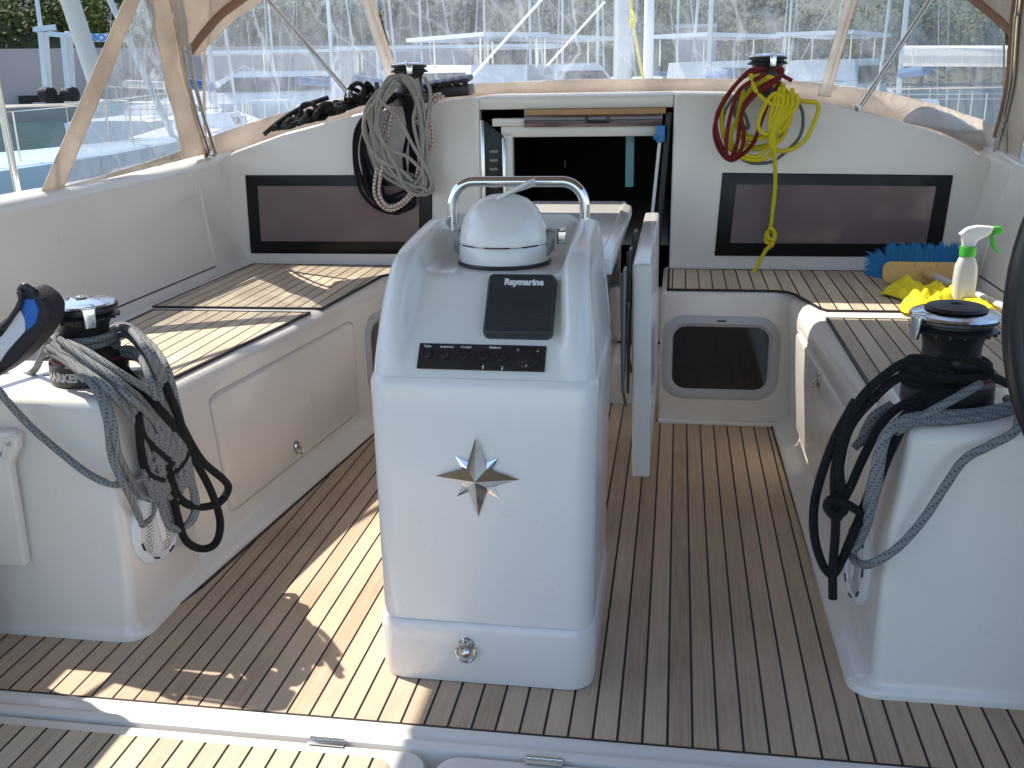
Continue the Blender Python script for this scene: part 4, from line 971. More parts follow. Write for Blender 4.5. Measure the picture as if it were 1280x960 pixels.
# steering wheel (starboard)
wc = Vector((1.318,1.5,.99)); hm = empty('helm', (wc.x,1.7,0), 'black leather steering wheel rim at the right edge', 'steering wheel')
mb = MB(); mb.tube([wc+Vector((.447*math.cos(R(k*4)), 0, .447*math.sin(R(k*4)))) for k in range(90)], .0165, 16, closed=True); wh = mb.build('steering_wheel', M_blackg, hm, ang=80)
mb = MB()
for k in range(5):
    a = R(72*k+90); mb.tube([wc+Vector((0,.05,0)), wc+Vector((.2*math.cos(a),.03,.2*math.sin(a))), wc+Vector((.44*math.cos(a),0,.44*math.sin(a)))], .010, 10)
mb.lathe([(0,-.02),(.045,-.02),(.05,0),(.04,.03),(0,.03)], wc+Vector((0,.05,0)), seg=24, rot=Matrix.Rotation(PI/2,3,'X'), cap=False); mb.build('spokes', M_steel, wh)
mb = MB(); mb.loft([[(x,y,z) for x, y in rrect(wc.x+.02,1.72,.30,.26,.06,6)] for z in (0,.6,.95)]+[[(x,y,1.06) for x, y in rrect(wc.x+.02,1.74,.22,.18,.05,6)]]); mb.build('column', M_gel, hm)

mb = MB(); mb.box((-1.42,1.50,.36),(.50,.70,.72),bev=.03,seg=4); ak = mb.build('moulding', M_gel, None, ang=50)  # unseen box, added only to throw shade across the aft sole
ar_ = empty('shade_box', (-1.42,1.5,0), 'white box added unseen beyond the bottom left edge to cast shade', 'shade block'); ak.parent = ar_; ak.matrix_parent_inverse = Matrix.Translation((-1.42,1.5,0)).inverted()
# ================================================================== sprayhood
sh = empty('sprayhood', (0,4.4,1.2), 'tan sprayhood with crumpled clear windows over the companionway', 'sprayhood')
def sp(s, x, y): # side plane, leaning slightly inboard
    n = Vector((s, 0, .22)).normalized(); return atp(x, y, Vector((s*1.635,3.5,.965)), n)
def up_ext(p, q, z):      # extend line p->q up to height z
    t = (z-p.z)/(q.z-p.z); return p+(q-p)*t
ZT = 1.86
S = lambda x, y: sp(-1, x, y)
# port side wing
sA0, sA1 = S(50,243), S(155,0); sB0, sB1 = S(78,238), S(175,0)
sA2 = up_ext(sA0, sA1, ZT); sB2 = up_ext(sB0, sB1, ZT)
w1 = [(226,200),(227,190),(222,165),(216,138),(207,110),(203,85),(198,60),(190,38),(184,15),(182,0)]
W1 = [S(*p) for p in w1]; W1t = up_ext(W1[-3], W1[-1], ZT)
t1 = [(258,193),(251,170),(243,148),(238,130),(231,105),(226,80),(222,55),(217,25),(212,0)]
T1 = [S(*p) for p in t1]; T1t = up_ext(T1[-3], T1[-1], ZT)
def strip(mb, A, B, n=30, ripple=0.0, out=Vector((-1,0,0)), seed=0):
    A = spline(A, 6); B = spline(B, 6)
    def at(L, t): x = t*(len(L)-1); i = min(int(x), len(L)-2); return L[i].lerp(L[i+1], x-i)
    def fn(u, v):
        p = at(A, u).lerp(at(B, u), v)
        if ripple: p = p+out*ripple*(noise.noise(p*5+Vector((seed,0,0)))+.4*noise.noise(p*13))*min(1,4*v*(1-v)+.15)
        return p
    mb.grid(fn, n, 9)
def panel(name, A, B, mat, ripple=.01, out=Vector((-1,0,0)), seed=0, solid=.003, label=None, n=30):
    mb = MB(); strip(mb, A, B, n, ripple, out, seed); o = mb.build(name, mat, sh, ang=80, fix=False)
    if solid: md = o.modifiers.new('solid','SOLIDIFY'); md.thickness = solid; md.offset = 0
    if label: o['label'] = label
    return o
panel('canvas_band', [sA0, sA1, sA2], [sB0, sB1, sB2], M_canvas, .004)
panel('window_panel', [sB0+Vector((.003,0,0)), sB1, sB2], [S(226,200)]+W1[1:]+[W1t], M_vinyl, .035, seed=2, solid=0, n=40)
low = [S(78,236), S(150,219), S(226,200)]; lowt = [S(80,233), S(150,213), S(190,200), S(226,188)]
panel('canvas_band', low, lowt, M_canvas, .0)
panel('canvas_band', W1+[W1t], T1+[T1t], M_canvas, .02, seed=4)
mb = MB(); off = Vector((.012,0,0)); mb.tube(spline([p+off for p in T1[:-2]]+[T1[-2]+off*2, T1[-1]+off*2, T1t+off*2],6), .0105, 12)
mb.tube(spline([p+off*2.2+Vector((0,.035,0)) for p in T1[:-2]]+[],6), .008, 12); mb.build('bow_tube', M_steel, sh, ang=60)
mb = MB(); mb.tube(spline([T1[-3]+off*2, T1[-2]+off*2.5, T1[-1]+off*2.5, T1t+off*2.5],6), .021, 12); mb.build('sleeve', M_seam, sh)
e = S(258,194); mb = MB(); mb.lathe([(0,-.004),(.022,-.004),(.022,.0),(.012,.006),(.010,.022),(0,.024)], e+Vector((.02,0,-.004)), seg=16, cap=False); mb.tube([e+Vector((.012,0,.02)), T1[1]+off], .013, 10); mb.build('deck_fitting', M_steel, sh)
# front surface
def refl(P): return [Vector((-p.x, p.y, p.z)) for p in P]
lowp = [Vector(p) for p in ((-1.625,4.16,.985),(-1.60,4.45,1.02),(-1.47,4.80,1.085),(-1.25,5.02,1.145),(-.95,5.14,1.19),(-.5,5.2,1.212),(0,5.22,1.22))]
midp = [Vector(p) for p in ((-1.50,4.03,1.62),(-1.52,4.28,1.64),(-1.42,4.55,1.65),(-1.28,4.74,1.66),(-1.02,4.86,1.66),(-.5,4.95,1.67),(0,4.98,1.67))]
topp = [Vector(p) for p in ((-1.36,3.95,1.86),(-1.34,4.15,1.90),(-1.22,4.36,1.93),(-1.06,4.50,1.96),(-.84,4.60,1.98),(-.45,4.66,2.0),(0,4.68,2.01))]
LOW = spline(lowp, 8); MID = spline(midp, 8); TOP = spline(topp, 8)
LOW += refl(LOW[:-1][::-1]); MID += refl(MID[:-1][::-1]); TOP += refl(TOP[:-1][::-1]); NL = len(LOW)
def surf(u, v, s=0.0):
    x = u*(NL-1); i = min(int(x), NL-2); f = x-i
    a = LOW[i].lerp(LOW[i+1], f); b = MID[i].lerp(MID[i+1], f); c = TOP[i].lerp(TOP[i+1], f)
    p = a.lerp(b, v/.62) if v < .62 else b.lerp(c, (v-.62)/.38)
    if s: p = p+Vector((0,1,0))*s*(noise.noise(p*4)+.5*noise.noise(p*9))
    return p
def sfind(px, py):             # u of the surface seen at a picture point
    best = None
    r = ray(px, py).normalized()
    for i in range(401):
        for v in (0,.1,.2,.3,.4,.5,.6):
            p = surf(i/400, v)-EYE; d = (p-r*p.dot(r)).length
            if best is None or d < best[0]: best = (d, i/400, v)
    return best[1], best[2]
def spatch(name, u0, u1, v0, v1, mat, nu, nv, off=0, s=.012, solid=.003):
    mb = MB(); mb.grid(lambda a, b: surf(lerp(u0,u1,a), lerp(v0,v1,b), s)+Vector((0,-off,0)), nu, nv)
    o = mb.build(name, mat, sh, ang=80, fix=False)
    if solid: md = o.modifiers.new('solid','SOLIDIFY'); md.thickness = solid; md.offset = 0
    return o
uL = sfind(488,80)[0]; uR = sfind(1030,120)[0]; print('seams', uL, uR)
bw = .008
for a, b in ((.012, uL-bw), (uL+bw, uR-bw), (uR+bw, .988)): spatch('window_panel', a, b, .07, .90, M_vinyl, 40, 24, s=.05, solid=0)
for u in (uL, uR):
    spatch('seam_band', u-bw, u+bw*.2, 0, 1, M_seam, 3, 20, off=.004)
    spatch('seam_band', u+bw*.1, u+bw*.8, 0, 1, M_canvas, 3, 20, off=.004)
spatch('canvas_band', 0, 1, -.13, .075, M_canvas, 80, 3)
spatch('canvas_band', 0, 1, .89, 1.0, M_canvas, 80, 4)
spatch('canvas_band', 0, .012, 0, 1, M_canvas, 3, 20); spatch('canvas_band', .988, 1, 0, 1, M_canvas, 3, 20)
# roof
AFT = [Vector((p.x*1.0, 3.93+.0*abs(p.x), p.z+.02)) for p in TOP]
mb = MB()
mb.grid(lambda a, b: (lambda x: (TOP[min(int(x),NL-2)].lerp(TOP[min(int(x),NL-2)+1], x-min(int(x),NL-2))).lerp(AFT[min(int(x),NL-2)].lerp(AFT[min(int(x),NL-2)+1], x-min(int(x),NL-2)), b))(a*(NL-1)), 60, 6)
o = mb.build('roof_panel', M_canvas, sh, ang=80, fix=False); md = o.modifiers.new('solid','SOLIDIFY'); md.thickness = .003
# second bow (leading up and forward from the hinge) with canvas gusset between
def side2(s, j, pts):
    J = sp(s, *j); P = [J]+[sp(s, *p)+Vector((-s*.02*k,0.0,0)) for k, p in enumerate(pts,1)]
    last = P[-1]; P.append(last+(last-P[-2])*1.6); return P
B2 = side2(-1, (233,64), [(246,40),(262,17),(280,0)])
mb = MB(); mb.tube(spline(B2,6), .012, 10); mb.build('bow_tube', M_steel, sh)
mb = MB(); mb.tube(spline([p+Vector((.006,.012,0)) for p in B2[:]],6), .019, 10); mb.build('sleeve', M_sleeve, sh)
B2b = [p+Vector((0,.10+.02*k,-.02)) for k, p in enumerate(B2)]
panel('canvas_band', B2, B2b, M_canvas, .006, n=14)
Tg = [T1[-3], T1[-2], T1[-1], T1t, T1t+Vector((.05,0,.05))]
panel('canvas_band', [p+Vector((.004,0,0)) for p in Tg[:5]], [B2[0], B2[1], B2[2], B2[3], B2[4]], M_canvas, .004, n=14)
# struts
def strut(b, t, Y):
    p, q = aty(*b, Y), aty(*t, Y+.05); q = p+(q-p)*1.35; mb = MB(); mb.tube([p, q], .0105, 12); mb.lathe([(0,0),(.018,0),(.014,.008),(.012,.03),(0,.03)], p+Vector((0,0,-.012)), seg=14, cap=False); mb.build('strut', M_steel, sh)
strut((437,118),(335,0),4.40); strut((1072,138),(1163,0),4.34)
# starboard side wing
S2 = lambda x, y: sp(1, x, y)
t2 = [(1247,197),(1253,170),(1262,140),(1270,100),(1273,60),(1276,20),(1279,0)]
T2 = [S2(*p) for p in t2]; T2t = up_ext(T2[-3], T2[-1], ZT)
mb = MB(); mb.tube(spline([p-off for p in T2]+[T2t-off],6), .0105, 12); mb.build('bow_tube', M_steel, sh)
mb = MB(); mb.tube(spline([p-off+Vector((0,.03,0)) for p in T2[1:]]+[T2t-off],6), .015, 12); mb.build('sleeve', M_sleeve, sh)
mb = MB(); e = S2(1247,197); mb.lathe([(0,-.004),(.022,-.004),(.022,.0),(.012,.006),(.010,.022),(0,.024)], e+Vector((-.015,0,0)), seg=16, cap=False); mb.tube([e+Vector((-.01,0,.02)), T2[1]-off], .013, 10); mb.build('deck_fitting', M_steel, sh)
mirA = [Vector((-p.x,p.y,p.z)) for p in W1+[W1t]]; mirT = [p for p in T2]+[T2t]
panel('canvas_band', mirT, [p+Vector((.0,-.26,0)) for p in mirT], M_canvas, .02, out=Vector((1,0,0)), seed=8)
panel('window_panel', [p+Vector((0,-.26,0)) for p in mirT], [Vector((-p.x,p.y,p.z)) for p in (sB0,sB1,sB2)], M_vinyl, .03, out=Vector((1,0,0)), seed=9, solid=0)
panel('canvas_band', [Vector((-p.x,p.y,p.z)) for p in (sA0,sA1,sA2)], [Vector((-p.x,p.y,p.z)) for p in (sB0,sB1,sB2)], M_canvas, .004)
B3 = side2(1, (1272,46), [(1262,28),(1250,12),(1238,-3)])
mb = MB(); mb.tube(spline(B3,6), .018, 12); mb.build('sleeve', M_sleeve, sh)
panel('canvas_band', [T2[4],T2[5],T2[6],T2t,T2t+Vector((0,0,.05))], B3, M_canvas, .004, n=14)
# loose canvas flap lying on the starboard side deck
fl_o = [(1128,150),(1150,134),(1180,140),(1205,152),(1230,160),(1252,158),(1262,175),(1260,200),(1240,196),(1215,186),(1180,166),(1150,156)]
mb = MB(); P3 = [aty(x, y, 4.47+.0*i) for i, (x, y) in enumerate(fl_o)]; c = sum(P3, Vector())/len(P3); ol = spline(P3,4,closed=True); rings = []
for k in range(9):
    t = 1-k/8; rings.append([(c+(p-c)*t)+Vector((0,-.07*(1-t**3)+.05*noise.noise((c+(p-c)*t)*11),0)) for p in ol])
mb.loft(rings, caps=False); o = mb.build('canvas_flap', M_seam, sh, ang=80); md = o.modifiers.new('solid','SOLIDIFY'); md.thickness=.004

# bimini over the helm (unseen above the picture, added to shade the cockpit)
bim = empty('bimini', (0,1.7,2.0), 'tan bimini awning added unseen over the helm to shade the cockpit', 'bimini')
mb = MB(); mb.grid(lambda u, v: Vector((lerp(-1.50,1.62,u), lerp(-.6,3.72,v), 2.06+.10*(1-(2*u-1)**2))), 14, 12); o = mb.build('awning', canvas('awning_canvas',(.40,.33,.26)), bim, fix=False); md = o.modifiers.new('solid','SOLIDIFY'); md.thickness=.006
for Y, zb_ in ((-.5,.97),(3.70,2.0)):
    mb = MB(); mb.tube(spline([(-1.64,lerp(1.6,Y,.0) if Y<1 else 1.6,.97),(-1.66,lerp(1.6,Y,.9),1.85),(-1.4,Y,2.05),(0,Y,2.14),(1.4,Y,2.05),(1.66,lerp(1.6,Y,.9),1.85),(1.64,1.6,.97)],10), .0125, 10); mb.build('bow_tube', M_steel, bim)

# ================================================================== own hull and rig
hl = MB(); rings = []; dkr = []
HS = ((-1.5,1.75,.60),(0,1.85,.62),(2,1.95,.66),(4,1.95,.70),(6,1.80,.78),(8,1.35,.86),(10,.65,.95),(11.2,.06,1.0))
for Y, b, z in HS:
    rings.append([(-b*.97,Y,z+.01),(-b,Y,z),(-b*.97,Y,.1),(-b*.8,Y,-1.1),(0,Y,-1.4),(b*.8,Y,-1.1),(b*.97,Y,.1),(b,Y,z),(b*.97,Y,z+.01)])
hl.loft(rings, closed=False); hu = hl.build('hull', M_gel, None, ang=40); tag(hu, 'white hull of the boat we stand on, around the cockpit', 'boat hull')
fd = MB(); fd.loft([[(-b*.97,Y,z+.01),(0,Y,z+.06),(b*.97,Y,z+.01)] for Y, b, z in ((5.95,1.80,.78),)+HS[5:]], closed=False); fd.build('foredeck', M_gel, hu)
sdk = MB()
for s in (-1,1): sdk.box((s*1.86, 3.0, .70), (.20, 5.0, .03), bev=.005)
o = sdk.build('side_deck', M_gel, hu)
M_alu = simple('anodised_aluminium', (0.55,0.56,0.57), .35, metal=.5)
ms = empty('mast', (-.03,8.6,1.0), 'grey mast of this boat rising ahead of the sprayhood with a yellow halyard', 'mast')
mb = MB(); a = aty(779,50,8.6)
mb.loft([[(a.x+x, 8.6+y, z) for x, y in rrect(0,0,.15,.24,.07,5)] for z in (.9,15.0)]); mb.build('spar', M_alu, ms)
mb = MB(); b = aty(810,50,8.2); mb.lathe([(.04,1.0),(.04,14)], (b.x,8.4,0), seg=10); mb.build('furled_sail', M_white, ms)
hy = MB(); hy.tube(spline([aty(786,-60,8.2),aty(790,20,8.2),aty(795,50,8.2),aty(800,78,8.2),aty(806,106,8.2)],6),.011,8); hy.tube(spline([aty(789,12,8.2),aty(793,22,8.15),aty(788,28,8.2),aty(792,34,8.2),aty(794,18,8.2)],6),.012,8); tag(hy.build('halyard', M_ryel), 'thin yellow halyard hanging beside the mast', 'halyard')
for (x0,y0,x1,y1) in ((684,-8,584,102),(756,2,684,82)):
    mb = MB(); mb.tube([aty(x0,y0,6.9), aty(x1,y1,6.9)], .009, 6); mb.build('lazy_jack_line', M_white, ms)
sta = empty('stanchion', (-1.85,3.1,.70), 'stainless stanchion tube leaning at the far left edge', 'stanchion')
mb = MB(); p, q = atx(24,250,-1.85), atx(0,125,-1.85); q = p+(q-p)*1.5; p = p-(q-p)*.15; mb.tube([p,q],.0125,12); mb.build('tube', M_steel, sta)

# ================================================================== water, quay, hill
wt, nt, b_ = nmat('harbour_water')
b_.inputs['Base Color'].default_value = (.035,.085,.085,1); b_.inputs['Roughness'].default_value = .08
g = N(nt,'ShaderNodeNewGeometry'); n1 = N(nt,'ShaderNodeTexNoise'); n1.inputs['Scale'].default_value=1.6; n1.inputs['Detail'].default_value=6; nt.links.new(g.outputs['Position'], n1.inputs['Vector'])
bp = N(nt,'ShaderNodeBump'); bp.inputs['Strength'].default_value=.7; bp.inputs['Distance'].default_value=.12; nt.links.new(n1.outputs['Fac'], bp.inputs['Height']); nt.links.new(bp.outputs[0], b_.inputs['Normal'])
mb = MB(); mb.add([(-1500,-1500,-1),(1500,-1500,-1),(1500,1500,-1),(-1500,1500,-1)], [(0,1,2,3)]); o = mb.build('water', wt, smooth=False, fix=False); o['kind'] = 'structure'
M_conc = simple('concrete', (.33,.31,.31), .85, var=.10, scale=.35, bump=.2, bscale=8)
M_quay = simple('quay_stone', (.30,.28,.25), .85, var=.15, scale=1.0)
def hd(px, d, z): p = atd(px, 100, d); return Vector((p.x, p.y, z))
QD = [(-1400,90),(-600,78),(-200,74),(0,74),(400,72),(800,72),(1280,78),(1700,84),(2600,100)]
mb = MB(); near = [hd(p, d, -.1) for p, d in QD]; far = [hd(p, d+40, -.1) for p, d in QD]
mb.prism([p+Vector((0,0,-1.5)) for p in near]+[p+Vector((0,0,-1.5)) for p in far[::-1]], (0,0,1.5)); o = mb.build('quay', M_quay, smooth=False); o['kind'] = 'structure'
# boundary wall
zw = atd(20,61,86).z
mb = MB(); pts = [hd(p, d, -.1) for p, d in ((-900,100),(-300,90),(0,86),(300,85),(590,86))]
for a, b in zip(pts[:-1], pts[1:]):
    n = Vector((a.y-b.y, b.x-a.x, 0)).normalized()*(.4); mb.prism([a,b,b+n,a+n], (0,0,zw+.1))
wl = empty('quay_wall', pts[2], 'long plain grey wall along the quay at left', 'wall'); mb.build('wall', M_conc, wl, smooth=False)
def dbox(mb, x0, y0, x1, y1, d, dep=.3):      # box facing the viewer at distance d
    A = atd(x0,y1,d); B = atd(x1,y1,d); top = atd((x0+x1)/2,y0,d).z; zb_ = (A.z+B.z)/2; A.z = B.z = zb_
    n = Vector((B.y-A.y, A.x-B.x, 0)).normalized(); n = n if n.dot(A-EYE) > 0 else -n
    mb.prism([A,B,B+n*dep,A+n*dep], (0,0,top-zb_)); return mb
mb = dbox(MB(), 27,119,84,149,85.4,.35); dr = mb.build('doorway', M_dark, wl, smooth=False)
mb = MB(); dbox(mb,43,128,59,144,85.0,.2); mb.build('door_frame', M_greyl, wl, smooth=False)
# hill
def hz(d, az): 
    base = -.1; r = max(0, d-88)
    return base+ (zw*.93 if az < .12 else 0.0)*min(1, r/2)+ r*.40+ 3*noise.noise(Vector((az*6, d*.02, 0)))*min(1,r/20)
mb = MB(); AZ = [(-1.25+2.5*k/80) for k in range(81)]
dd = [88.5,89.5,92,98,106,116,130,150,180,220,270,330]
mb.grid(lambda u, v: (lambda az, d: Vector((EYE.x+d*math.sin(az-.10), d*math.cos(az-.10), hz(d, az))))(AZ[round(u*80)], dd[round(v*11)]), 81, 12)
M_hill = simple('dry_hill', (.075,.080,.042), .95, var=.3, scale=.12)
o = mb.build('hillside', M_hill, ang=80, fix=False); o['kind'] = 'structure'

def leafmat(name, c):
    m, nt, b = nmat(name); g = N(nt,'ShaderNodeNewGeometry'); n1 = N(nt,'ShaderNodeTexNoise'); n1.inputs['Scale'].default_value=.45; n1.inputs['Detail'].default_value=4; nt.links.new(g.outputs['Position'], n1.inputs['Vector'])
    cr = N(nt,'ShaderNodeValToRGB'); cr.color_ramp.elements[0].position=.32; cr.color_ramp.elements[0].color=(c[0]*.55,c[1]*.62,c[2]*.6,1); cr.color_ramp.elements[1].position=.68; cr.color_ramp.elements[1].color=(c[0]*1.4,c[1]*1.3,c[2]*1.1,1)
    nt.links.new(n1.outputs['Fac'], cr.inputs[0]); nt.links.new(cr.outputs[0], b.inputs['Base Color']); b.inputs['Roughness'].default_value=.7; b.inputs['Specular IOR Level'].default_value=.2; return m
M_leaf = [leafmat('leaf_dark', (.050,.070,.028)), leafmat('leaf_mid', (.095,.115,.040)), leafmat('leaf_bright', (.15,.17,.05))]
rnd = random.Random(21)
def leaves(vs, fs, c, r, n, s):
    for _ in range(n):
        d = Vector((rnd.gauss(0,1),rnd.gauss(0,1),rnd.gauss(0,1))).normalized(); p = c+Vector((d.x*r[0],d.y*r[1],d.z*r[2]))*(rnd.random()**.35)*(1+.25*noise.noise(d*2+c))
        a = Vector((rnd.gauss(0,1),rnd.gauss(0,1),rnd.gauss(0,1))).normalized(); b = a.orthogonal().normalized()*s*rnd.uniform(.5,1.2); a = a*s*rnd.uniform(.5,1.2)
        k = len(vs); vs += [p-a,p+b,p+a,p-b]; fs.append((k,k+1,k+2,k+3))
vs, fs = [], []
for _ in range(1150):
    az = rnd.uniform(-.95,.62); d = 90+ (rnd.random()**1.5)*110
    x = EYE.x+d*math.sin(az-.10); y = d*math.cos(az-.10); z = hz(d, az); rr = rnd.uniform(1.4,3.0)*(1+(d-90)/140)
    leaves(vs, fs, Vector((x,y,z+rr*.55)), (rr*1.3,rr*1.3,rr), 85, .22+.2*(d-90)/100)
mb = MB(); mb.v = vs; mb.f = fs; o = mb.build('woodland', M_leaf[0], smooth=False, fix=False); o['kind'] = 'stuff'
# single trees and bushes along the wall top and shore
M_bark = simple('bark', (.12,.09,.06), .9, var=.3)
def tree(px, d, hgt, wdt, mat, label, zb_=None):
    b = hd(px, d, 0); b.z = zb_ if zb_ is not None else hz(d, -0.5 if px < 620 else .5)
    t = empty('tree', b, label, 'tree', 'trees along the harbour shore')
    vs, fs = [], []
    for k in range(9):
        a = rnd.uniform(0,2*PI); rr = rnd.uniform(.0,.55)*wdt
        leaves(vs, fs, b+Vector((rr*math.cos(a), rr*math.sin(a), hgt*rnd.uniform(.45,.85))), (wdt*.5,wdt*.5,hgt*.24), 260, .15)
    mb = MB(); mb.v = vs; mb.f = fs; mb.build('crown', mat, t, smooth=False, fix=False)
    mb = MB(); mb.tube([b-Vector((0,0,.3)), b+Vector((.1,0,hgt*.35)), b+Vector((0,.1,hgt*.75))], .22*hgt/6, 8, taper=lambda u: 1-.6*u)
    for k in range(4):
        a = k*1.7; mb.tube([b+Vector((0,0,hgt*(.3+.08*k))), b+Vector((wdt*.45*math.cos(a),wdt*.45*math.sin(a),hgt*(.6+.05*k)))], .08*hgt/6, 6)
    mb.build('trunk', M_bark, t)
tl = [(-40,92,4.2,2.6,1,'low olive green tree above the wall at the left edge'),(12,93,4.0,2.6,2,'bright bushy tree above the grey wall left of the crane legs'),(66,93,4.2,2.4,1,'round tree above the wall behind the crane beam'),(112,92,4.4,2.4,2,'bright tree above the wall behind the white lettered beam'),(30,101,5.5,3.2,0,'dark tree behind the bright bush at far left'),(88,103,5.6,3.0,0,'dark tree below the terrace house'),
      (360,92,4.0,3.4,2,'light green tree seen through the left window above the wall'),(420,93,4.2,3,1,'tree above the wall behind the left window strut'),(660,84,5.5,3,0,'dark tree right of the grey wall end'),(740,83,5,3,1,'tree behind the mast, left of it'),(830,88,6,3,0,'tree just behind the grey shed'),(930,84,5.2,3,1,'tree right of the grey shed'),(1010,86,6,3.3,0,'tree behind the red rope winch'),
      (1090,84,5.6,3.4,1,'mid green tree right of the pale seam band'),(1150,86,6.4,3.4,0,'dark tree behind the right strut'),(1215,84,5.6,3.4,1,'green tree behind the white boat at right'),(1285,86,6.5,3.6,0,'dark tree at the right edge')]
for px, d, hh, ww, mi, lab in tl: tree(px, d, hh, ww, M_leaf[mi], lab, zb_=(zw-.3 if px < 620 else -.1))
# houses on the hill
M_plast = simple('ochre_plaster', (.50,.40,.30), .85, var=.08, scale=.5)
M_tile = simple('terracotta_tiles', (.36,.16,.10), .8, var=.25, scale=1.5, bump=.5, bscale=4)
M_win = simple('dark_window', (.03,.035,.04), .2)
def house(x0, y0, x1, y1, d, wins, label, wm=None, roofh=1.6):
    A = atd(x0,y1,d); B = atd(x1,y1,d); zb_ = min(A.z,B.z); top = atd((x0+x1)/2,y0,d).z; A.z=B.z=zb_
    n = Vector((B.y-A.y, A.x-B.x, 0)).normalized(); n = n if n.dot(A-EYE) > 0 else -n; u = (B-A).normalized(); dep = 8
    r = empty('house', (A+B)/2, label, 'house', 'houses on the wooded hillside')
    mb = MB(); mb.prism([A-Vector((0,0,4)),B-Vector((0,0,4)),B+n*dep-Vector((0,0,4)),A+n*dep-Vector((0,0,4))],(0,0,top-zb_+4)); mb.build('wall', wm or M_plast, r, smooth=False)
    e = .5; mb = MB(); P = [A-u*e-n*e, B+u*e-n*e, B+u*e+n*(dep+e), A-u*e+n*(dep+e)]; zz = Vector((0,0,top-zb_))
    q = [p+zz for p in P]; rd = [(q[0]+q[3])/2+Vector((0,0,roofh))+u*1.5, (q[1]+q[2])/2+Vector((0,0,roofh))-u*1.5]
    mb.add(q+rd, [(0,1,5,4),(2,3,4,5),(1,2,5),(3,0,4),(3,2,1,0)]); mb.build('roof', M_tile, r, smooth=False)
    for (a, b) in wins:
        c = A.lerp(B, a)+Vector((0,0,(top-zb_)*b)); mb = MB(); mb.prism([c-u*.5-n*.06-Vector((0,0,.7)), c+u*.5-n*.06-Vector((0,0,.7)), c+u*.5-n*.06+Vector((0,0,.6)), c-u*.5-n*.06+Vector((0,0,.6))], n*.1); mb.build('window', M_win, r, smooth=False)
house(92,-10,150,16,128,[(.25,.42),(.42,.42),(.68,.5)],'ochre house with three dark windows at the top left',roofh=2)
house(-10,-12,60,6,135,[(.3,.5),(.7,.5)],'wide tiled house at the top left corner')
house(392,2,450,20,140,[(.2,.5),(.5,.5),(.8,.5)],'long pale house on the hill seen through the left window')
house(985,-16,1050,8,135,[(.3,.5),(.7,.5)],'tiled house on the hill above the right winch')
house(590,-14,640,10,150,[(.3,.5),(.7,.5)],'small house on the hill above the companionway')
sd = empty('shed', hd(867,80,-.1), 'plain grey shed on the shore right of the mast', 'shed'); mb = dbox(MB(),845,34,893,112,79,7); mb.build('wall', M_conc, sd, smooth=False)
mb = dbox(MB(),843,30,896,34.5,78.8,7.6); mb.build('roof', M_greyl, sd, smooth=False)
# travel lift
cr = empty('boat_crane', hd(70,66,-.1), 'pale blue boat hoist crane with a white lettered beam on the quay', 'crane')
M_crane = simple('pale_blue_steel', (.66,.69,.69), .5, var=.1, scale=2)
def beam(mb, a, b, w, dd=None):
    z = (b-a).normalized(); mb.tube([a,b], w*.72, 4); return mb
dC = 76.0
for off_, (x0, x1, x2, x3) in ((0,(50,61,78,92)),(6,(54,63,84,95))):
    d = dC+off_; mb = MB()
    beam(mb, atd(x0+2,40,d), atd(x1-2,118,d), .35); mb.build('leg', M_crane, cr)
    mb = MB(); beam(mb, atd(x2+2,42,d), atd(x3-5,114,d), .38); mb.build('leg', M_crane, cr)
mb = MB()
beam(mb, atd(44,37,dC), atd(70,34,dC), .32); beam(mb, atd(44,37,dC), atd(44,37,dC+6), .3); beam(mb, atd(84,42,dC), atd(84,42,dC+6), .3); beam(mb, atd(60,42,dC), atd(100,46,dC), .30); beam(mb, atd(51,37,dC), atd(45,-8,dC), .2); mb.build('frame', M_crane, cr)
mb = MB(); dbox(mb, 96,42,162,52,dC-.6,.35); sg = mb.build('sign_beam', M_print, cr, smooth=False)
a = atd(115,47.4,dC-.66); bq = atd(150,47.8,dC-.66); u = (bq-a); u.z = 0
text_mesh('BOATS', .60, M_blue, basis(a, u, (0,0,1)), sg, ext=.01, bold=.02, align='LEFT')
mb = MB(); beam(mb, atd(95,55,dC), atd(108,98,dC), .09); beam(mb, atd(104,55,dC), atd(114,98,dC), .09)
for k in range(6): beam(mb, atd(96+k*2.1,60+k*7,dC), atd(105.5+k*1.8,60+k*7,dC), .06)
mb.build('ladder', M_greyl, cr)
mb = MB()
for x in (53,79): mb.tube([atd(x,42,dC+1), atd(x+5,112,dC+1)], .05, 6)
mb.build('sling', M_dark, cr)
for x, y in ((62,118),(84,118),(57,118),(90,118)): mb = MB(); mb.lathe([(0,-.3),(.45,-.3),(.5,0),(.45,.3),(0,.3)], atd(x,y,dC+ (3 if x in (62,84) else 0)), seg=16, rot=Matrix.Rotation(PI/2,3,'Y'), cap=False); mb.build('wheel', M_dark, cr)

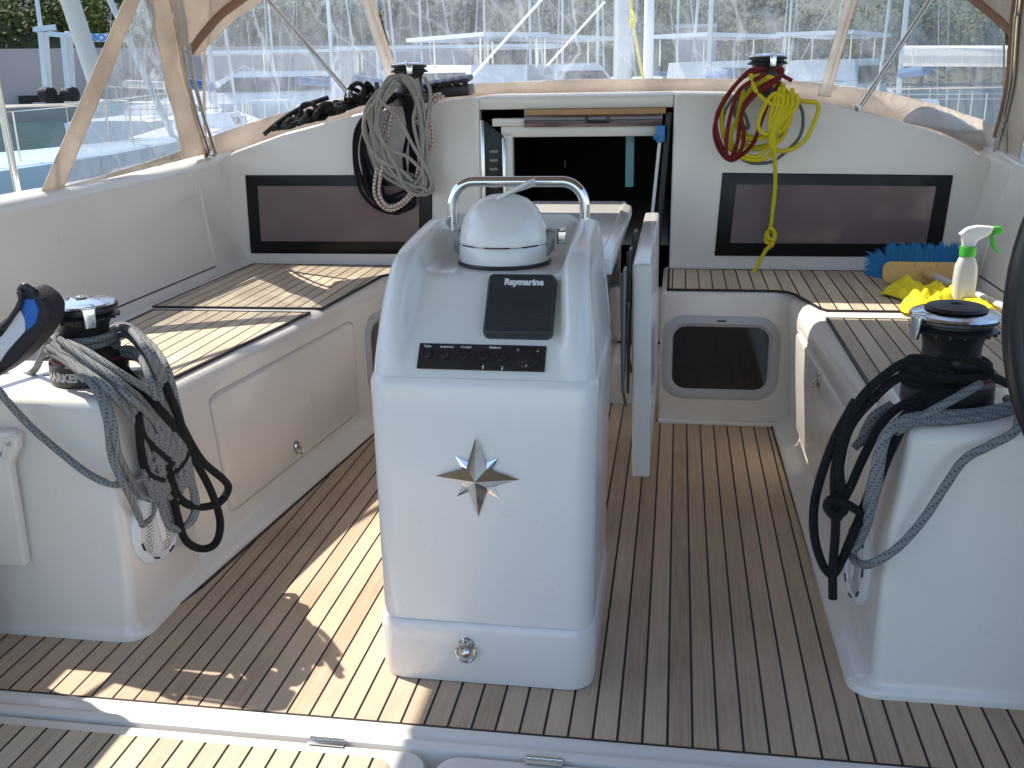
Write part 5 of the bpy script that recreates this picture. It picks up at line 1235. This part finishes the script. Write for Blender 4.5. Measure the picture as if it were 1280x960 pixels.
# ================================================================== moored boats
M_hullg = simple('boat_gelcoat', (.72,.73,.74), .3, var=.04, scale=1.0)
M_hull_shade = simple('shade_tinted_hull', (.42,.52,.58), .3, var=.05, scale=1.0)  # blue-grey puts the shade on white gelcoat into the colour
M_cover_b = simple('boat_canvas_blue', (.06,.12,.25), .8)
M_boom = simple('sail_cover_cream', (.6,.56,.5), .8)
def boat(px, d, hdg, L, kind, label, hullm=None, mast=11, group='boats moored in the harbour', fb=1.15, pos=None):
    """hdg: bow direction relative to the line of sight (0 = pointing right across the view)"""
    o = pos or hd(px, d, -1); los = Vector((o.x-EYE.x, o.y-EYE.y, 0)).normalized(); rt = Vector((los.y, -los.x, 0))
    u = rt*math.cos(R(hdg))+los*math.sin(R(hdg)); w = Vector((-u.y, u.x, 0)); B = L*.30
    def W(x, y, z): return o+u*(x*L)+w*(y*B)+Vector((0,0,z))
    r = empty('sailing_boat' if kind == 's' else 'motor_boat', o, label, 'boat', group)
    mb = MB(); rings = []
    for x, b_, s_ in ((-.5,.40,0),(-.35,.47,0),(-.1,.5,.02),(.15,.44,.07),(.33,.28,.13),(.46,.10,.2),(.5,.01,.24)):
        z = fb+s_*fb; rings.append([W(x,-b_,z),W(x,-b_*.96,z*.5),W(x-.01,-b_*.75,-.05),W(x-.02,0,-.35),W(x-.01,b_*.75,-.05),W(x,b_*.96,z*.5),W(x,b_,z),W(x,b_*.93,z+.03),W(x,0,z+.06),W(x,-b_*.93,z+.03)])
    mb.loft(rings); h_ = mb.build('hull', hullm or M_hullg, r, ang=35)
    mb = MB(); st = [W(x,y*s2,fb*(1+sh)+.03) for s2 in (1,) for x, y, sh in ()]
    if kind == 's':
        mb.loft([[W(x0,-y0,fb),W(x0,y0,fb),W(x1,y0*.8,fb+h2),W(x1,-y0*.8,fb+h2)] for x0,y0,x1,h2 in ((-.15,.30,-.14,.42),(.05,.30,.05,.40),(.25,.18,.22,.20))]); mb.build('cabin', M_hullg, r, ang=30)
        mb = MB()
        for s2 in (-1,1): mb.prism([W(-.12,s2*.29,fb+.15),W(.18,s2*.235,fb+.13),W(.18,s2*.225,fb+.27),W(-.12,s2*.26,fb+.32)], w*s2*.02)
        mb.build('window', M_win, r, smooth=False)
        mb = MB(); mb.tube([W(.07,0,fb), W(.065,0,fb+mast)], .075, 8); mb.tube([W(.066,-.28,fb+mast*.55), W(.066,.28,fb+mast*.55)], .025, 6); mb.build('mast', M_alu, r)
        mb = MB(); mb.tube([W(.05,0,fb+1.05), W(-.32,0,fb+1.15)], .13, 8); mb.build('sail_cover', M_boom if (int(px) % 2) else M_cover_b, r)
        mb = MB(); mb.tube([W(.47,0,fb*1.2), W(.066,0,fb+mast*.95)], .045, 6); mb.tube([W(-.5,0,fb), W(.064,0,fb+mast)], .007, 4)
        for s2 in (-1,1): mb.tube([W(.04,s2*.45,fb), W(.066,s2*.28,fb+mast*.55), W(.066,0,fb+mast*.97)], .008, 4)
        mb.build('rigging', M_greyl, r)
    else:
        mb.loft([[W(x0,-y0,fb),W(x0,y0,fb),W(x1,y0*.85,fb+h2),W(x1,-y0*.85,fb+h2)] for x0,y0,x1,h2 in ((-.35,.42,-.34,1.3),(.0,.42,-.02,1.35),(.32,.25,.08,.9))]); mb.build('cabin', M_hullg, r, ang=30)
        mb = MB()
        for s2 in (-1,1): mb.prism([W(-.32,s2*.415,fb+.55),W(.08,s2*.40,fb+.5),W(.0,s2*.375,fb+1.1),W(-.31,s2*.375,fb+1.1)], w*s2*.03)
        mb.build('window', M_win, r, smooth=False)
        mb = MB(); mb.loft([[W(-.45,-.42,z),W(.08,-.40,z),W(.12,0,z),W(.08,.40,z),W(-.45,.42,z)] for z in (fb+2.06,fb+2.18)])
        mb.build('hardtop', M_hullg, r, ang=30)
        mb = MB()
        for s2 in (-1,1):
            for x in (-.4,-.1): mb.tube([W(x,s2*.36,fb+1.2),W(x,s2*.36,fb+2.08)],.03,6)
        mb.build('post', M_steel, r)
    mb = MB(); n = 7
    for s2 in (-1,1):
        P = []
        for k in range(n):
            x = lerp(-.48,.40,k/(n-1)); bb = .42 if x < 0 else .44-(x*.85)
            q0 = W(x,s2*bb*.93,fb+.03+max(0,x)*fb*.35); q1 = q0+Vector((0,0,.60)); mb.tube([q0,q1],.013,5); P.append(q1)
        P.append(W(.49,0,fb*1.2+.66)); mb.tube(P,.007,4)
    mb.tube([W(.40,-.1,fb*1.15+.62),W(.49,0,fb*1.2+.66),W(.40,.1,fb*1.15+.62)],.015,5)
    mb.tube([W(-.48,-.40,fb+.63),W(-.49,0,fb+.63),W(-.48,.40,fb+.63)],.015,5)
    mb.build('guard_rail', M_steel, r)
    return r
nb = boat(-395, 13.6, 10, 11.5, 's', 'sailing boat close by at the left edge, white hull tinted as in shade', M_hull_shade, 13, fb=1.25)
boat(1501, 15.0, 8, 10.5, 's', 'white sailing boat close by behind the right side window', None, 12, fb=1.3)
mb = MB(); mb.tube([atd(124,112,14.2), atd(84,-10,14.0), atd(60,-85,13.8)], .115, 12); mb.build('furled_sail', M_boom, nb)
mb = MB(); mb.tube([atd(45,-20,30), atd(51,38,30)], .12, 10); mb.build('mast_tube', M_alu, nb) if False else None
bl = [(300,47,170,13,'m','large white motor boat lying below the grey wall, left window'),(648,44,4,16.5,'m','white motor boat with long flat hardtop behind the left cabin winch'),(520,58,60,11,'s','sailing boat directly behind the left cabin winch'),
      (410,36,75,10,'s','sailing boat seen between the left strut and the black rope heap'),(660,52,80,11,'s','sailing boat left of centre with its mast over the hatch'),(705,60,95,12,'s','sailing boat left of the yellow halyard'),(745,46,85,10,'s','sailing boat just left of our mast'),
      (840,58,70,10,'s','sailing boat in front of the grey shed'),(925,38,60,9,'m','small white motor boat left of the red and yellow ropes'),(985,62,95,12,'s','sailing boat behind the red and yellow rope winch'),(205,40,70,11,'s','sailing boat behind the left side window panel'),
      (345,62,95,12,'s','far sailing boat by the wall under the left strut'),(610,64,100,12,'s','far sailing boat near the end of the grey wall'),
      (470,30,80,9,'s','white sailing boat close behind the left seam band'),(560,34,120,9,'m','small white motor boat behind the rope clutches'),(720,36,60,9,'m','small white motor boat left of our mast'),(890,32,100,9,'s','white sailing boat in front of the shed corner'),(1060,40,75,10,'m','white motor boat behind the right seam band'),(1130,30,100,9,'s','sailing boat behind the right strut'),(260,28,80,9,'s','white sailing boat just beyond the left steel bow')]
for px, d, h_, L, k, lab in bl: boat(px, d, h_, L, k, lab, None, rnd.uniform(10,14), fb=1.3 if k == 'm' else 1.1)

# ================================================================== light
w = bpy.data.worlds.new("World"); sc.world = w; w.use_nodes = True; nt = w.node_tree
sky = nt.nodes.new('ShaderNodeTexSky'); sky.sky_type = 'NISHITA'; sky.sun_disc = False
SD = Vector((-.67, .25, 1.0)).normalized()      # towards the sun
el = math.asin(SD.z); az = math.atan2(SD.x, SD.y)
sky.sun_elevation = el; sky.sun_rotation = az % (2*PI); sky.air_density = 1.0; sky.dust_density = .6; sky.ozone_density = 1.2
bg = nt.nodes['Background']; bg.inputs[1].default_value = 0.15; nt.links.new(sky.outputs[0], bg.inputs[0])
sl = bpy.data.lights.new('sun', 'SUN'); sl.energy = 3.4; sl.angle = R(.53); sl.color = (1.0,.93,.82)
so_ = bpy.data.objects.new('sun', sl); COL.objects.link(so_); so_.rotation_euler = SD.to_track_quat('Z','Y').to_euler(); so_.location = (0,0,20)
sc.view_settings.view_transform = 'Standard'; sc.view_settings.look = 'None'; sc.view_settings.exposure = 1.12; sc.view_settings.gamma = 1; sc.view_settings.use_curve_mapping = False
sc.cycles.max_bounces = 10; sc.cycles.transparent_max_bounces = 24; sc.cycles.diffuse_bounces = 5
